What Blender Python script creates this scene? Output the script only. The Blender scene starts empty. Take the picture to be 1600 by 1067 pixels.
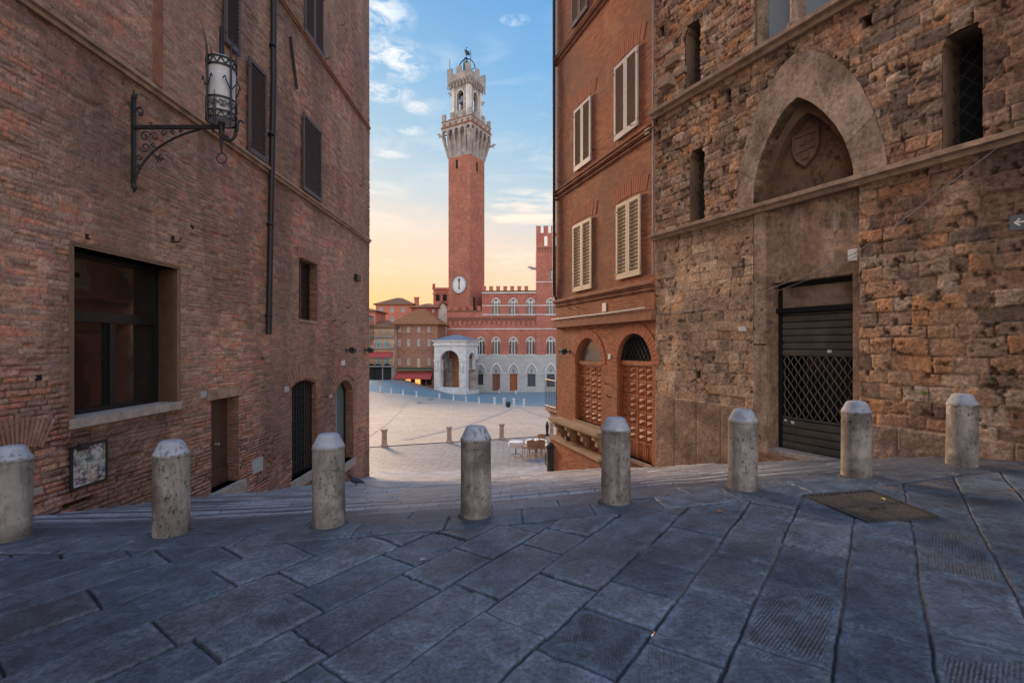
import bpy, math, random
import numpy as np
from mathutils import Vector, Matrix, geometry
random.seed(7); rng = np.random.default_rng(7)
PI = math.pi
sc = bpy.context.scene
C = sc.collection
EYE = 1.62; FP = 740.0; HX = 800.0; HY = 540.0        # eye height, focal length and horizon in photo pixels

# ------------------------------------------------------------------ camera
cam = bpy.data.cameras.new('camera'); camo = bpy.data.objects.new('camera', cam); C.objects.link(camo)
cam.sensor_width = 36; cam.lens = FP/1600*36; cam.shift_y = 6.5/1600
cam.clip_start = .05; cam.clip_end = 3000
camo.location = (0, 0, EYE); camo.rotation_euler = (PI/2, 0, 0)
sc.camera = camo

# ------------------------------------------------------------------ node helpers
class NT:
    def __init__(s, nt): s.nt = nt
    def n(s, t, **k):
        nd = s.nt.nodes.new(t)
        for a, b in k.items():
            if a.startswith('i_'): nd.inputs[a[2:].replace('_', ' ')].default_value = b
            else: setattr(nd, a, b)
        return nd
    def L(s, a, b): s.nt.links.new(a, b)
    def math(s, op, a, b=None, c=None, clamp=False):
        nd = s.nt.nodes.new('ShaderNodeMath'); nd.operation = op; nd.use_clamp = clamp
        for i, v in enumerate((a, b, c)):
            if v is None: continue
            if isinstance(v, (int, float)): nd.inputs[i].default_value = v
            else: s.L(v, nd.inputs[i])
        return nd.outputs[0]
    def vmath(s, op, a, b):
        nd = s.nt.nodes.new('ShaderNodeVectorMath'); nd.operation = op
        for i, v in enumerate((a, b)):
            if isinstance(v, (tuple, list)): nd.inputs[i].default_value = v
            elif isinstance(v, (int, float)): nd.inputs['Scale'].default_value = v
            else: s.L(v, nd.inputs[i])
        return nd.outputs[0]
    def mix(s, f, a, b, mode='MIX'):
        nd = s.nt.nodes.new('ShaderNodeMix'); nd.data_type = 'RGBA'; nd.blend_type = mode
        for k, v in ((0, f), (6, a), (7, b)):
            if isinstance(v, (int, float)): nd.inputs[k].default_value = v
            elif isinstance(v, (tuple, list)): nd.inputs[k].default_value = tuple(v)[:3] + (1,)
            else: s.L(v, nd.inputs[k])
        return nd.outputs[2]
    def noise(s, vec, scale, detail=4, rough=.55, dist=0):
        nd = s.n('ShaderNodeTexNoise'); nd.inputs['Scale'].default_value = scale; nd.inputs['Detail'].default_value = detail
        nd.inputs['Roughness'].default_value = rough; nd.inputs['Distortion'].default_value = dist
        if vec is not None: s.L(vec, nd.inputs['Vector'])
        return nd.outputs['Fac'], nd.outputs['Color']
    def ramp(s, f, stops, interp='LINEAR'):
        nd = s.n('ShaderNodeValToRGB'); cr = nd.color_ramp; cr.interpolation = interp
        while len(cr.elements) < len(stops): cr.elements.new(.5)
        for e, (p, c) in zip(cr.elements, stops):
            e.position = p
            if isinstance(c, (int, float)): c = (c, c, c)
            e.color = tuple(c)[:3] + (1,)
        s.L(f, nd.inputs[0]); return nd.outputs[0]
    def scale(s, vec, v):
        nd = s.n('ShaderNodeMapping'); nd.inputs['Scale'].default_value = v; s.L(vec, nd.inputs['Vector']); return nd.outputs[0]

# ------------------------------------------------------------------ world: dusk sky
w = bpy.data.worlds.new('World'); sc.world = w; w.use_nodes = True
w.node_tree.nodes.clear(); T = NT(w.node_tree)
SUN_AZ = math.radians(-31); SUN_EL = math.radians(15)
out = T.n('ShaderNodeOutputWorld')
sky = T.n('ShaderNodeTexSky', sky_type='NISHITA', sun_disc=False, sun_elevation=math.radians(4), sun_rotation=SUN_AZ)
bg1 = T.n('ShaderNodeBackground'); T.L(sky.outputs[0], bg1.inputs[0]); bg1.inputs[1].default_value = .012
tc = T.n('ShaderNodeTexCoord'); sep = T.n('ShaderNodeSeparateXYZ'); T.L(tc.outputs['Generated'], sep.inputs[0])
X, Y, Z = sep.outputs
K = .70
def st_(l): return [(p, tuple(v*K for v in c)) for p, c in l]
base = T.ramp(Z, st_([(0, (1.0, .42, .17)), (.10, (1.04, .52, .25)), (.17, (1.0, .62, .43)), (.24, (.84, .69, .58)), (.31, (.60, .66, .68)),
                  (.40, (.41, .58, .71)), (.50, (.29, .50, .72)), (.60, (.20, .42, .69)), (.72, (.28, .55, 1.0)), (1, (.36, .68, 1.25))]))
right = T.ramp(Z, st_([(0, (.90, .56, .34)), (.11, (.94, .68, .46)), (.19, (.80, .69, .59)), (.29, (.46, .60, .70)),
                   (.40, (.28, .50, .72)), (.50, (.16, .41, .73)), (.60, (.11, .34, .70)), (.72, (.26, .50, 1.0)), (1, (.36, .68, 1.25))]))  # top stops lie out of view, brightened as blue fill for the street
fx = T.math('MULTIPLY_ADD', X, 2.2, .62, clamp=True)
col = T.mix(fx, base, right)
# clouds: wisps, laid out on the sky dome
mp = T.scale(tc.outputs['Generated'], (2.2, 2.2, 7.5))
n1, _ = T.noise(mp, 2.6, 8, .62, .6)
n2, _ = T.noise(T.scale(tc.outputs['Generated'], (1, 1, 1.6)), 2.3, 2, .5)
cm = T.math('MULTIPLY', T.ramp(n1, [(.50, 0), (.66, 1)]), T.ramp(n2, [(.42, 0), (.56, 1)]))
def patch(cx, cy, cz, sx, sz):      # soft elliptic patch of cloud cover round one direction
    dx = T.math('MULTIPLY', T.math('SUBTRACT', X, cx), 1/sx); dz = T.math('MULTIPLY', T.math('SUBTRACT', Z, cz), 1/sz)
    d = T.math('ADD', T.math('MULTIPLY', dx, dx), T.math('MULTIPLY', dz, dz))
    m = T.math('SUBTRACT', 1.0, d, clamp=True)
    return T.math('MULTIPLY', m, T.math('GREATER_THAN', Y, 0))
def dirn(px, py):
    v = Vector(((px-HX)/FP, 1, (HY-py)/FP)).normalized(); return v
nf, _ = T.noise(T.scale(tc.outputs['Generated'], (1, 1, 2.2)), 22, 8, .68, .5)
ns, _ = T.noise(T.scale(tc.outputs['Generated'], (1.2, 1, 7)), 9, 7, .6, .6)
tot = T.math('MULTIPLY', cm, .22)
for px, py, sx, sy, k, nn in ((612, 92, 62, 32, 1.0, nf), (600, 145, 55, 16, .8, nf), (655, 168, 30, 12, .75, nf), (588, 20, 60, 30, .8, nf),
                          (825, 315, 75, 26, 1.15, ns), (815, 341, 110, 13, 1.35, ns), (820, 405, 90, 30, .8, ns), (598, 300, 50, 20, .45, ns), (597, 350, 60, 25, .45, ns),
                          (606, 240, 40, 10, .7, nf), (805, 32, 26, 8, .6, nf), (645, 205, 30, 9, .5, nf)):
    d0 = dirn(px, py)
    m = patch(d0.x, 0, d0.z, sx/FP*.86, sy/FP*.82)
    e = T.math('MULTIPLY', m, T.ramp(nn, [(.40, 0), (.62, 1)]))
    tot = T.math('MAXIMUM', tot, T.math('MULTIPLY', e, k))
cc = T.ramp(Z, [(0, (.75, .50, .32)), (.25, (.76, .60, .48)), (.35, (.74, .68, .62)), (.6, (.70, .72, .75))])
col = T.mix(T.math('MINIMUM', tot, .88), col, cc)
# unseen sky behind the viewer: warm fill added to brighten walls and palace
back = T.math('MULTIPLY_ADD', Y, -2.0, -.15, clamp=True)
bz = T.ramp(Z, [(0, (1., .80, .62)), (.35, (.92, .82, .72)), (.75, (.55, .68, .92)), (1, (.30, .56, 1.05))])
bz = T.vmath('SCALE', bz, 1.15)
col = T.mix(back, col, bz)
bg2 = T.n('ShaderNodeBackground'); T.L(col, bg2.inputs[0]); bg2.inputs[1].default_value = 1.0
ad = T.n('ShaderNodeAddShader'); T.L(bg1.outputs[0], ad.inputs[0]); T.L(bg2.outputs[0], ad.inputs[1]); T.L(ad.outputs[0], out.inputs[0])

sun = bpy.data.lights.new('sun', 'SUN'); sun.energy = 3.4; sun.angle = math.radians(13); sun.color = (1, .69, .43)
suno = bpy.data.objects.new('sun', sun); C.objects.link(suno)
sd = Vector((math.sin(SUN_AZ)*math.cos(SUN_EL), math.cos(SUN_AZ)*math.cos(SUN_EL), math.sin(SUN_EL)))
suno.rotation_euler = sd.to_track_quat('Z', 'Y').to_euler(); suno.location = (0, 0, 40)
sc.view_settings.view_transform = 'Standard'; sc.view_settings.look = 'None'
sc.view_settings.exposure = 0.62; sc.view_settings.gamma = 1
sc.render.engine = 'CYCLES'

# ------------------------------------------------------------------ noise in numpy
def _h(i, j, s):
    i = i.astype(np.int64); j = j.astype(np.int64)
    n = (i*374761393 + j*668265263 + s*974634777) & 0x7fffffff
    n = ((n ^ (n >> 13))*1274126177) & 0x7fffffff
    return ((n ^ (n >> 16)) & 0xffff)/65535.0
def vn(x, y, s=0):
    x = np.asarray(x, float); y = np.asarray(y, float)
    i = np.floor(x); j = np.floor(y); fx = x-i; fy = y-j
    fx = fx*fx*(3-2*fx); fy = fy*fy*(3-2*fy)
    return (_h(i, j, s)*(1-fx)+_h(i+1, j, s)*fx)*(1-fy)+(_h(i, j+1, s)*(1-fx)+_h(i+1, j+1, s)*fx)*fy
def fbm(x, y, s=0, o=4):
    a = .5; t = 0; n = 0
    for k in range(o):
        t = t+a*vn(x*2**k, y*2**k, s+k*17); n += a; a *= .5
    return t/n

# ------------------------------------------------------------------ terrain
_bx = np.array([-4.7, -3.19, -1.75, -.35, 1.07, 2.51, 3.97, 5.45]); _by = np.array([4.44, 4.44, 4.53, 4.62, 4.88, 5.16, 5.46, 5.74])
_pf = np.polyfit(_bx, _by, 3)
def YB(x):
    x = np.asarray(x, float); xc = np.clip(x, -5, 6); return np.polyval(_pf, xc)+np.where(x > 6, (x-6)*.17, 0)
TT = [-50, -.1, .4, 1.5, 3.2, 4.7, 6.1, 8, 11.7, 14.8, 16.5, 18.5, 27, 60, 117, 130, 3000]
TZ = [0, 0, -.06, -.29, -.70, -1.06, -1.44, -1.87, -2.84, -3.52, -3.78, -3.95, -4.55, -6.75, -10.35, -10.6, -10.6]
def ss(a, b, x): t = np.clip((x-a)/(b-a), 0, 1); return t*t*(3-2*t)
def terr(x, y):
    x = np.asarray(x, float); y = np.asarray(y, float)
    t = y-YB(x); z = np.interp(t, TT, TZ)
    z = z+(.035*np.clip(x, -9, 9)-.02)*(1-ss(14, 26, y))
    z = z+np.minimum(.30*np.maximum(0, -14-x), 3.3)*ss(40, 90, y)
    return z
_ys = np.concatenate([np.arange(1, 30, .02), np.arange(30, 300, .1)])
def hit(px, py):
    x = (px-HX)/FP*_ys; z = EYE-(py-HY)/FP*_ys; g = terr(x, _ys)
    k = np.argmax(z <= g); y = _ys[k] if z[k] <= g[k] else 140.
    return ((px-HX)/FP*y, y, float(terr((px-HX)/FP*y, y)))

# ------------------------------------------------------------------ mesh helpers
class MB:
    def __init__(s): s.v = []; s.f = []
    def add(s, vs, fs):
        o = len(s.v); s.v += [tuple(p) for p in vs]; s.f += [tuple(i+o for i in f) for f in fs]; return s
    def box(s, x0, x1, y0, y1, z0, z1):
        vs = [(x, y, z) for z in (z0, z1) for y in (y0, y1) for x in (x0, x1)]
        return s.add(vs, [(0, 2, 3, 1), (4, 5, 7, 6), (0, 1, 5, 4), (2, 6, 7, 3), (0, 4, 6, 2), (1, 3, 7, 5)])
    def obox(s, c, ax, ay, az):   # box from centre and three half vectors
        c = Vector(c); ax = Vector(ax); ay = Vector(ay); az = Vector(az)
        vs = [c+ax*i+ay*j+az*k for k in (-1, 1) for j in (-1, 1) for i in (-1, 1)]
        return s.add(vs, [(0, 2, 3, 1), (4, 5, 7, 6), (0, 1, 5, 4), (2, 6, 7, 3), (0, 4, 6, 2), (1, 3, 7, 5)])
    def prism(s, poly, y0, y1):   # polygon in (x, z) extruded in y
        n = len(poly); vs = [(p[0], y0, p[1]) for p in poly]+[(p[0], y1, p[1]) for p in poly]
        tr = geometry.tessellate_polygon([[Vector((p[0], p[1], 0)) for p in poly]])
        fs = [tuple(t) for t in tr]+[tuple(i+n for i in t[::-1]) for t in tr]+[(i, (i+1) % n, (i+1) % n+n, i+n) for i in range(n)]
        return s.add(vs, fs)
    def ring(s, a, b, y0, y1, closed=False):   # band between outlines a and b (same count) in (x, z)
        n = len(a); vs = []
        for y in (y0, y1):
            vs += [(p[0], y, p[1]) for p in a]+[(p[0], y, p[1]) for p in b]
        fs = []; m = n if closed else n-1
        for i in range(m):
            j = (i+1) % n
            fs += [(i, j, n+j, n+i), (2*n+i, 3*n+i, 3*n+j, 2*n+j), (i, 2*n+i, 2*n+j, j), (n+i, n+j, 3*n+j, 3*n+i)]
        if not closed: fs += [(0, n, 3*n, 2*n), (n-1, 3*n-1, 4*n-1, 2*n-1)]
        return s.add(vs, fs)
    def tube(s, pts, r, n=8, sq=(1, 1), cap=True, up=(0, 0, 1)):
        pts = [Vector(p) for p in pts]; R = r if isinstance(r, (list, tuple)) else [r]*len(pts)
        vs = []
        for i, p in enumerate(pts):
            d = (pts[min(i+1, len(pts)-1)]-pts[max(i-1, 0)])
            d = d.normalized() if d.length > 1e-9 else Vector((0, 0, 1))
            u = Vector(up)
            if abs(d.dot(u)) > .95: u = Vector((1, 0, 0)) if abs(d.x) < .9 else Vector((0, 1, 0))
            a = d.cross(u).normalized(); b = a.cross(d).normalized()
            for k in range(n):
                t = 2*PI*k/n; vs.append(p+a*math.cos(t)*R[i]*sq[0]+b*math.sin(t)*R[i]*sq[1])
        fs = [(i*n+k, i*n+(k+1) % n, (i+1)*n+(k+1) % n, (i+1)*n+k) for i in range(len(pts)-1) for k in range(n)]
        if cap: fs += [tuple(range(n-1, -1, -1)), tuple(range((len(pts)-1)*n, len(pts)*n))]
        return s.add(vs, fs)
    def lathe(s, prof, n=32, c=(0, 0, 0), ph=0):
        vs = [(c[0]+r*math.cos(2*PI*k/n+ph), c[1]+r*math.sin(2*PI*k/n+ph), c[2]+z) for r, z in prof for k in range(n)]
        fs = [(i*n+k, i*n+(k+1) % n, (i+1)*n+(k+1) % n, (i+1)*n+k) for i in range(len(prof)-1) for k in range(n)]
        fs += [tuple(range(n-1, -1, -1)), tuple(range((len(prof)-1)*n, len(prof)*n))]
        return s.add(vs, fs)
    def build(s, name, mat, parent=None, smooth=False, loc=None):
        me = bpy.data.meshes.new(name); me.from_pydata([tuple(p) for p in s.v], [], s.f); me.update()
        o = bpy.data.objects.new(name, me); C.objects.link(o); me.materials.append(mat)
        if smooth:
            me.shade_smooth()
            try: me.set_sharp_from_angle(angle=math.radians(35))
            except Exception: pass
        if parent is not None: o.parent = parent
        if loc is not None: o.location = loc
        return o
def tag(o, label=None, cat=None, group=None, kind=None):
    if label: o['label'] = label
    if cat: o['category'] = cat
    if group: o['group'] = group
    if kind: o['kind'] = kind
    return o
def empty(name, loc, rz=0, label=None, cat=None, group=None):
    o = bpy.data.objects.new(name, None); C.objects.link(o); o.location = loc; o.rotation_euler = (0, 0, rz)
    return tag(o, label, cat, group)
def copy_tree(o, parent=None):
    c = o.copy(); C.objects.link(c)
    if parent is not None: c.parent = parent
    for ch in [x for x in C.objects if x.parent == o and x != c]: copy_tree(ch, c)
    return c
def np_mesh(name, co, nu, nv, mat, keep=None, uv=None, cols=None, parent=None, smooth=True):
    """regular nu x nv grid of vertices, keep = bool mask of quads"""
    idx = np.arange(nu*nv).reshape(nv, nu)
    q = np.stack([idx[:-1, :-1], idx[:-1, 1:], idx[1:, 1:], idx[1:, :-1]], -1).reshape(-1, 4)
    if keep is not None: q = q[keep.reshape(-1)]
    used = np.unique(q); rem = -np.ones(nu*nv, np.int64); rem[used] = np.arange(len(used)); q = rem[q]
    co = co.reshape(-1, 3)[used]
    me = bpy.data.meshes.new(name)
    me.vertices.add(len(co)); me.vertices.foreach_set('co', co.astype(np.float32).ravel())
    me.loops.add(q.size); me.loops.foreach_set('vertex_index', q.astype(np.int32).ravel())
    me.polygons.add(len(q)); me.polygons.foreach_set('loop_start', np.arange(0, q.size, 4, dtype=np.int32))
    me.polygons.foreach_set('loop_total', np.full(len(q), 4, np.int32))
    me.update(calc_edges=True)
    if uv is not None:
        l = me.uv_layers.new(name='UVMap'); l.data.foreach_set('uv', uv.reshape(-1, 2)[used][q.ravel()].astype(np.float32).ravel())
    for nm, a in (cols or {}).items():
        at = me.color_attributes.new(nm, 'FLOAT_COLOR', 'POINT')
        a = a.reshape(nv*nu, -1)[used]
        if a.shape[1] == 3: a = np.concatenate([a, np.ones((len(a), 1))], 1)
        at.data.foreach_set('color', a.astype(np.float32).ravel())
    me.validate()
    if smooth: me.shade_smooth()
    o = bpy.data.objects.new(name, me); C.objects.link(o); me.materials.append(mat)
    if parent is not None: o.parent = parent
    return o
def inside(poly, x, y):
    x = np.asarray(x, float); y = np.asarray(y, float); r = np.zeros(np.broadcast(x, y).shape, bool); n = len(poly)
    for i in range(n):
        x0, y0 = poly[i]; x1, y1 = poly[(i+1) % n]
        if y0 == y1: continue
        c = ((y0 > y) != (y1 > y)) & (x < (x1-x0)*(y-y0)/(y1-y0)+x0); r ^= c
    return r
def arch(u0, u1, v0, vs, v1, n=10):
    """opening outline from bottom-left up and over: jambs to vs, arch rising to v1"""
    a = (u1-u0)/2; uc = (u0+u1)/2; h = v1-vs; pts = [(u0, v0)]
    if h >= a*.98:
        c = max(0, (h*h-a*a)/(2*a)); r = c+a; te = math.atan2(h, c) if c > 0 else PI/2
        lf = [(uc+c-r*math.cos(te*i/n), vs+r*math.sin(te*i/n)) for i in range(n+1)]
    else:
        r = (a*a+h*h)/(2*h); t0 = math.asin(a/r)
        lf = [(uc-r*math.sin(t0*(1-i/n)), vs-(r-h)+r*math.cos(t0*(1-i/n))) for i in range(n+1)]
    rt = [(2*uc-p[0], p[1]) for p in lf[::-1]][1:]
    return pts+lf+rt+[(u1, v0)]
def rect(u0, u1, v0, v1): return [(u0, v0), (u0, v1), (u1, v1), (u1, v0)]
def panel(mb, outer, holes, depth=.3, d0=0., reveal=True):
    """flat wall in the plane y=d0 with holes, and the holes' reveals going in to d0+depth"""
    vs = []; es = []
    for lp in [outer]+[h[0] if isinstance(h, tuple) and isinstance(h[1], float) else h for h in holes]:
        o = len(vs); vs += [Vector(p) for p in lp]; es += [(o+i, o+(i+1) % len(lp)) for i in range(len(lp))]
    hs = [h[0] if isinstance(h, tuple) and isinstance(h[1], float) else h for h in holes]
    r = geometry.delaunay_2d_cdt(vs, es, [], 0, 1e-5)
    V, F = r[0], r[2]
    fs = []
    for f in F:
        cx = sum(V[i].x for i in f)/len(f); cy = sum(V[i].y for i in f)/len(f)
        if inside(outer, cx, cy) and not any(inside(h, cx, cy) for h in hs): fs.append(tuple(f))
    mb.add([(p.x, d0, p.y) for p in V], fs)
    if reveal:
        for h in holes:
            dp = depth
            if isinstance(h, tuple) and isinstance(h[1], float): h, dp = h
            n = len(h); mb.add([(p[0], d0, p[1]) for p in h]+[(p[0], d0+dp, p[1]) for p in h],
                               [(i, (i+1) % n, (i+1) % n+n, i+n) for i in range(n)])
    return mb
class Frame:
    """a vertical wall: x runs left to right along it, y goes INTO it, z up"""
    def __init__(s, ox, oy, ux, uy):
        l = math.hypot(ux, uy); s.o = (ox, oy); s.u = (ux/l, uy/l); s.n = (-uy/l, ux/l); s.rz = math.atan2(uy, ux)
    def uv(s, px, py, d=0.):
        rx = (px-HX)/FP; t = (s.o[0]*s.n[0]+s.o[1]*s.n[1]+d)/(rx*s.n[0]+s.n[1])
        u = (t*rx-s.o[0])*s.u[0]+(t-s.o[1])*s.u[1]; return (u, EYE+(HY-py)/FP*t)
    def U(s, px, d=0.): return s.uv(px, 0, d)[0]
    def V(s, px, py, d=0.): return s.uv(px, py, d)[1]
    def world(s, u, d, v): return (s.o[0]+u*s.u[0]+d*s.n[0], s.o[1]+u*s.u[1]+d*s.n[1], v)

# ------------------------------------------------------------------ materials
MATS = {}
def newmat(name):
    m = bpy.data.materials.new(name); m.use_nodes = True; nt = m.node_tree; nt.nodes.clear(); t = NT(nt)
    o = t.n('ShaderNodeOutputMaterial'); b = t.n('ShaderNodeBsdfPrincipled'); t.L(b.outputs[0], o.inputs[0]); return m, t, b
def objvec(t, wall=False, rnd=False):
    tc = t.n('ShaderNodeTexCoord'); v = tc.outputs['Object']
    if wall:
        s = t.n('ShaderNodeSeparateXYZ'); t.L(v, s.inputs[0]); c = t.n('ShaderNodeCombineXYZ')
        x = t.math('ADD', s.outputs[0], s.outputs[1]); t.L(x, c.inputs[0]); t.L(s.outputs[2], c.inputs[1]); return c.outputs[0], v
    if rnd:
        oi = t.n('ShaderNodeObjectInfo'); m = t.math('MULTIPLY', oi.outputs['Random'], 37.0)
        c = t.n('ShaderNodeCombineXYZ'); t.L(m, c.inputs[0]); t.L(m, c.inputs[1]); t.L(m, c.inputs[2])
        v = t.vmath('ADD', v, c.outputs[0])
    return v
def bump(t, b, h, strength=.5, dist=.02):
    nd = t.n('ShaderNodeBump'); nd.inputs['Strength'].default_value = strength; nd.inputs['Distance'].default_value = dist
    t.L(h, nd.inputs['Height']); t.L(nd.outputs[0], b.inputs['Normal'])
def plain(name, c, rough=.7, var=.25, sc_=6, metal=0, bmp=.15, rnd=False, c2=None, spec=.4):
    m, t, b = newmat(name); v = objvec(t, rnd=rnd)
    n, _ = t.noise(v, sc_, 6, .6); n2, _ = t.noise(v, sc_*9, 3, .6)
    lo = tuple(x*(1-var) for x in c); hi = tuple(min(1, x*(1+var)) for x in (c2 or c))
    k = t.ramp(n, [(.3, 0), (.7, 1)]); col = t.mix(k, lo, hi)
    col = t.mix(.35, col, t.mix(n2, lo, hi))
    t.L(col, b.inputs['Base Color']); b.inputs['Metallic'].default_value = metal
    rr = t.math('MULTIPLY_ADD', n, .25, rough-.12, clamp=True); t.L(rr, b.inputs['Roughness']); b.inputs['Specular IOR Level'].default_value = spec
    if bmp: bump(t, b, n2, bmp, .01)
    return m
def brickmat(name, c1, c2, mortar_shade, bw=.27, bh=.068, ms=.010, stain=(.12, .08, .06), stainamt=.5, warp=.02, bstr=.8, bd=.02, patchc=None, patchamt=0, wear=.5, big=.35):
    m, t, b = newmat(name); wv, v = objvec(t, wall=True)
    _, nc = t.noise(v, 2.1, 3, .6); dv = t.vmath('SCALE', t.vmath('SUBTRACT', nc, (.5, .5, .5)), warp*2)
    _, nc2 = t.noise(v, 11, 3, .6); dv2 = t.vmath('SCALE', t.vmath('SUBTRACT', nc2, (.5, .5, .5)), warp*.9)
    vv = t.vmath('ADD', t.vmath('ADD', wv, dv), dv2)
    br = t.n('ShaderNodeTexBrick', offset=.5, squash=1.0); t.L(vv, br.inputs['Vector'])
    br.inputs['Scale'].default_value = 1; br.inputs['Brick Width'].default_value = bw; br.inputs['Row Height'].default_value = bh
    br.inputs['Mortar Size'].default_value = ms; br.inputs['Mortar Smooth'].default_value = .35; br.inputs['Bias'].default_value = -.1
    br.inputs['Color1'].default_value = c1+(1,); br.inputs['Color2'].default_value = c2+(1,); br.inputs['Mortar'].default_value = mortar_shade+(1,)
    # brick-size mottling with the bricks' own flat shape
    cell, _ = t.noise(t.scale(wv, (3.7, 14.7, 1)), 1.0, 2, .6)
    col = t.mix(t.ramp(cell, [(.35, 0), (.65, 1)]), t.mix(1.0, br.outputs['Color'], (.68, .64, .62), 'MULTIPLY'), t.mix(1.0, br.outputs['Color'], (1.22, 1.16, 1.08), 'MULTIPLY'))
    L1, _ = t.noise(v, big, 6, .65, .3)
    col = t.mix(t.math('MULTIPLY', t.ramp(L1, [(.42, 0), (.62, 1)]), stainamt), col, stain)
    if patchc:
        L2, _ = t.noise(t.scale(v, (1, 1, .7)), 1.3, 6, .6, .4)
        col = t.mix(t.math('MULTIPLY', t.ramp(L2, [(.52, 0), (.66, 1)]), patchamt), col, patchc)
    f, _ = t.noise(v, 42, 5, .7); col = t.mix(wear, col, t.mix(t.ramp(f, [(.35, 0), (.65, 1)]), (.45, .42, .40), (1.5, 1.45, 1.4)), 'MULTIPLY')
    t.L(col, b.inputs['Base Color']); b.inputs['Roughness'].default_value = .88; b.inputs['Specular IOR Level'].default_value = .25
    f2, _ = t.noise(v, 16, 6, .7)
    h = t.math('ADD', t.math('MULTIPLY', t.math('SUBTRACT', 1.0, br.outputs['Fac']), .6), t.math('ADD', t.math('MULTIPLY', f2, 1.1), t.math('MULTIPLY', f, .35)))
    bump(t, b, h, bstr, bd); return m
M = {}
M['brick_left'] = brickmat('old_brick', (.42, .20, .125), (.30, .135, .085), (.27, .19, .14), ms=.011, stain=(.19, .125, .095), stainamt=.55, patchc=(.40, .26, .19), patchamt=.5, warp=.03, bstr=1, bd=.045)
M['brick_right'] = brickmat('red_brick', (.42, .145, .068), (.32, .105, .052), (.30, .16, .10), ms=.009, stain=(.19, .10, .065), stainamt=.65, patchc=(.45, .22, .12), patchamt=.45, warp=.012, bstr=.8, bd=.02)
M['brick_tower'] = brickmat('tower_brick', (.52, .215, .155), (.38, .155, .12), (.34, .17, .125), bw=.9, bh=.35, ms=.03, stain=(.30, .12, .09), stainamt=.75, warp=.1, bstr=.6, bd=.1, big=.16, wear=.6, patchc=(.56, .28, .20), patchamt=.5)
M['brick_palace'] = brickmat('palace_brick', (.54, .215, .17), (.43, .165, .14), (.36, .17, .13), bw=.9, bh=.35, ms=.03, stain=(.36, .12, .09), stainamt=.7, warp=.1, bstr=.5, bd=.1, big=.2, wear=.55, patchc=(.52, .27, .20), patchamt=.4)
M['brick_dark'] = plain('dark_brick', (.20, .085, .06), .9, .3)
M['marble'] = brickmat('grey_marble', (.52, .55, .58), (.43, .455, .48), (.34, .36, .38), bw=1.5, bh=.6, ms=.03, stain=(.36, .35, .34), stainamt=.5, warp=.05, bstr=.3, bd=.05, big=.4, wear=.35)
M['white_stone'] = plain('white_stone', (.56, .56, .565), .8, .3, .9)
M['tower_stone'] = brickmat('tower_stone', (.46, .45, .455), (.36, .355, .365), (.27, .265, .27), bw=1.2, bh=.5, ms=.03, stain=(.22, .20, .20), stainamt=.75, warp=.1, bstr=.3, bd=.1, big=.5, wear=.4)
M['trav'] = None
M['ledge'] = plain('ledge_stone', (.27, .17, .115), .9, .55, 5, c2=(.33, .22, .155), bmp=.8)
M['ledge_red'] = plain('ledge_brick', (.25, .105, .06), .9, .5, 5, bmp=.5)
M['terracotta_face'] = plain('plaster_red', (.5, .2, .1), .9, .25, 2)
M['iron'] = plain('black_iron', (.025, .026, .03), .5, .3, 20, metal=.3)
M['shutter_dark'] = plain('dark_shutter', (.085, .062, .068), .6, .25, 12)
M['shutter_frame'] = plain('pale_grey_paint', (.48, .44, .43), .6, .25, 9)
M['shutter_slat'] = plain('brown_slats', (.33, .24, .185), .7, .25, 9)
M['shutter_tan'] = plain('tan_paint', (.46, .36, .26), .65, .35, 6)
M['wood_red'] = plain('red_brown_wood', (.25, .062, .02), .36, .45, 7, c2=(.33, .095, .032))
M['wood_dark'] = plain('dark_wood', (.075, .045, .032), .6, .35, 6)
M['bronze'] = plain('dark_metal_frame', (.02, .022, .024), .4, .2, 12, metal=.5)
M['roller'] = plain('grey_roller_metal', (.105, .10, .082), .5, .35, 3, metal=.45, c2=(.13, .115, .09))
M['dark'] = plain('dark_interior', (.012, .012, .013), .9, .2)
M['threshold'] = plain('threshold_stone', (.34, .29, .25), .8, .45, 9, bmp=.8)
M['pipe'] = plain('dark_pipe', (.035, .03, .032), .5, .2, 5, metal=.4)
M['roof'] = brickmat('tile_roof', (.34, .17, .09), (.25, .12, .07), (.12, .07, .05), bw=.5, bh=.35, ms=.05, stain=(.15, .10, .07), warp=.1, bstr=.6, bd=.1)
M['roof_grey'] = plain('lead_roof', (.17, .20, .24), .6, .25, .8)
M['cloth_white'] = plain('white_cloth', (.75, .72, .68), .8, .08, 4)
M['rattan'] = plain('rattan', (.34, .21, .12), .8, .3, 30)
M['bin'] = plain('black_bin', (.02, .021, .022), .45, .2, 8)
M['wood_brown'] = plain('brown_trim', (.17, .105, .07), .8, .3, 5); M['lining'] = plain('brown_render', (.24, .15, .10), .9, .3, 3)
M['plate'] = plain('grey_plate', (.35, .37, .37), .6, .2, 8)
M['whitebox'] = plain('white_plastic', (.62, .60, .56), .6, .12, 10)
M['cable'] = plain('grey_cable', (.20, .20, .21), .6, .1, 10)
M['awning'] = plain('red_awning', (.36, .06, .06), .8, .2, 2)
M['redcloth'] = plain('red_cloth', (.5, .03, .04), .8, .2, 6)
M['teal'] = plain('teal_paint', (.05, .25, .28), .5, .15, 6)
def glassmat(name, c, rough=.08, sp=1.0, bm=.0):
    m, t, b = newmat(name); b.inputs['Base Color'].default_value = c+(1,); b.inputs['Roughness'].default_value = rough
    b.inputs['Specular IOR Level'].default_value = sp; b.inputs['IOR'].default_value = 1.7
    if bm:
        n, _ = t.noise(objvec(t), 1.2, 2, .5); bump(t, b, n, bm, .03)
    return m
M['glass'] = glassmat('window_glass', (.012, .013, .014), .06, .5, .3)
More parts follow.
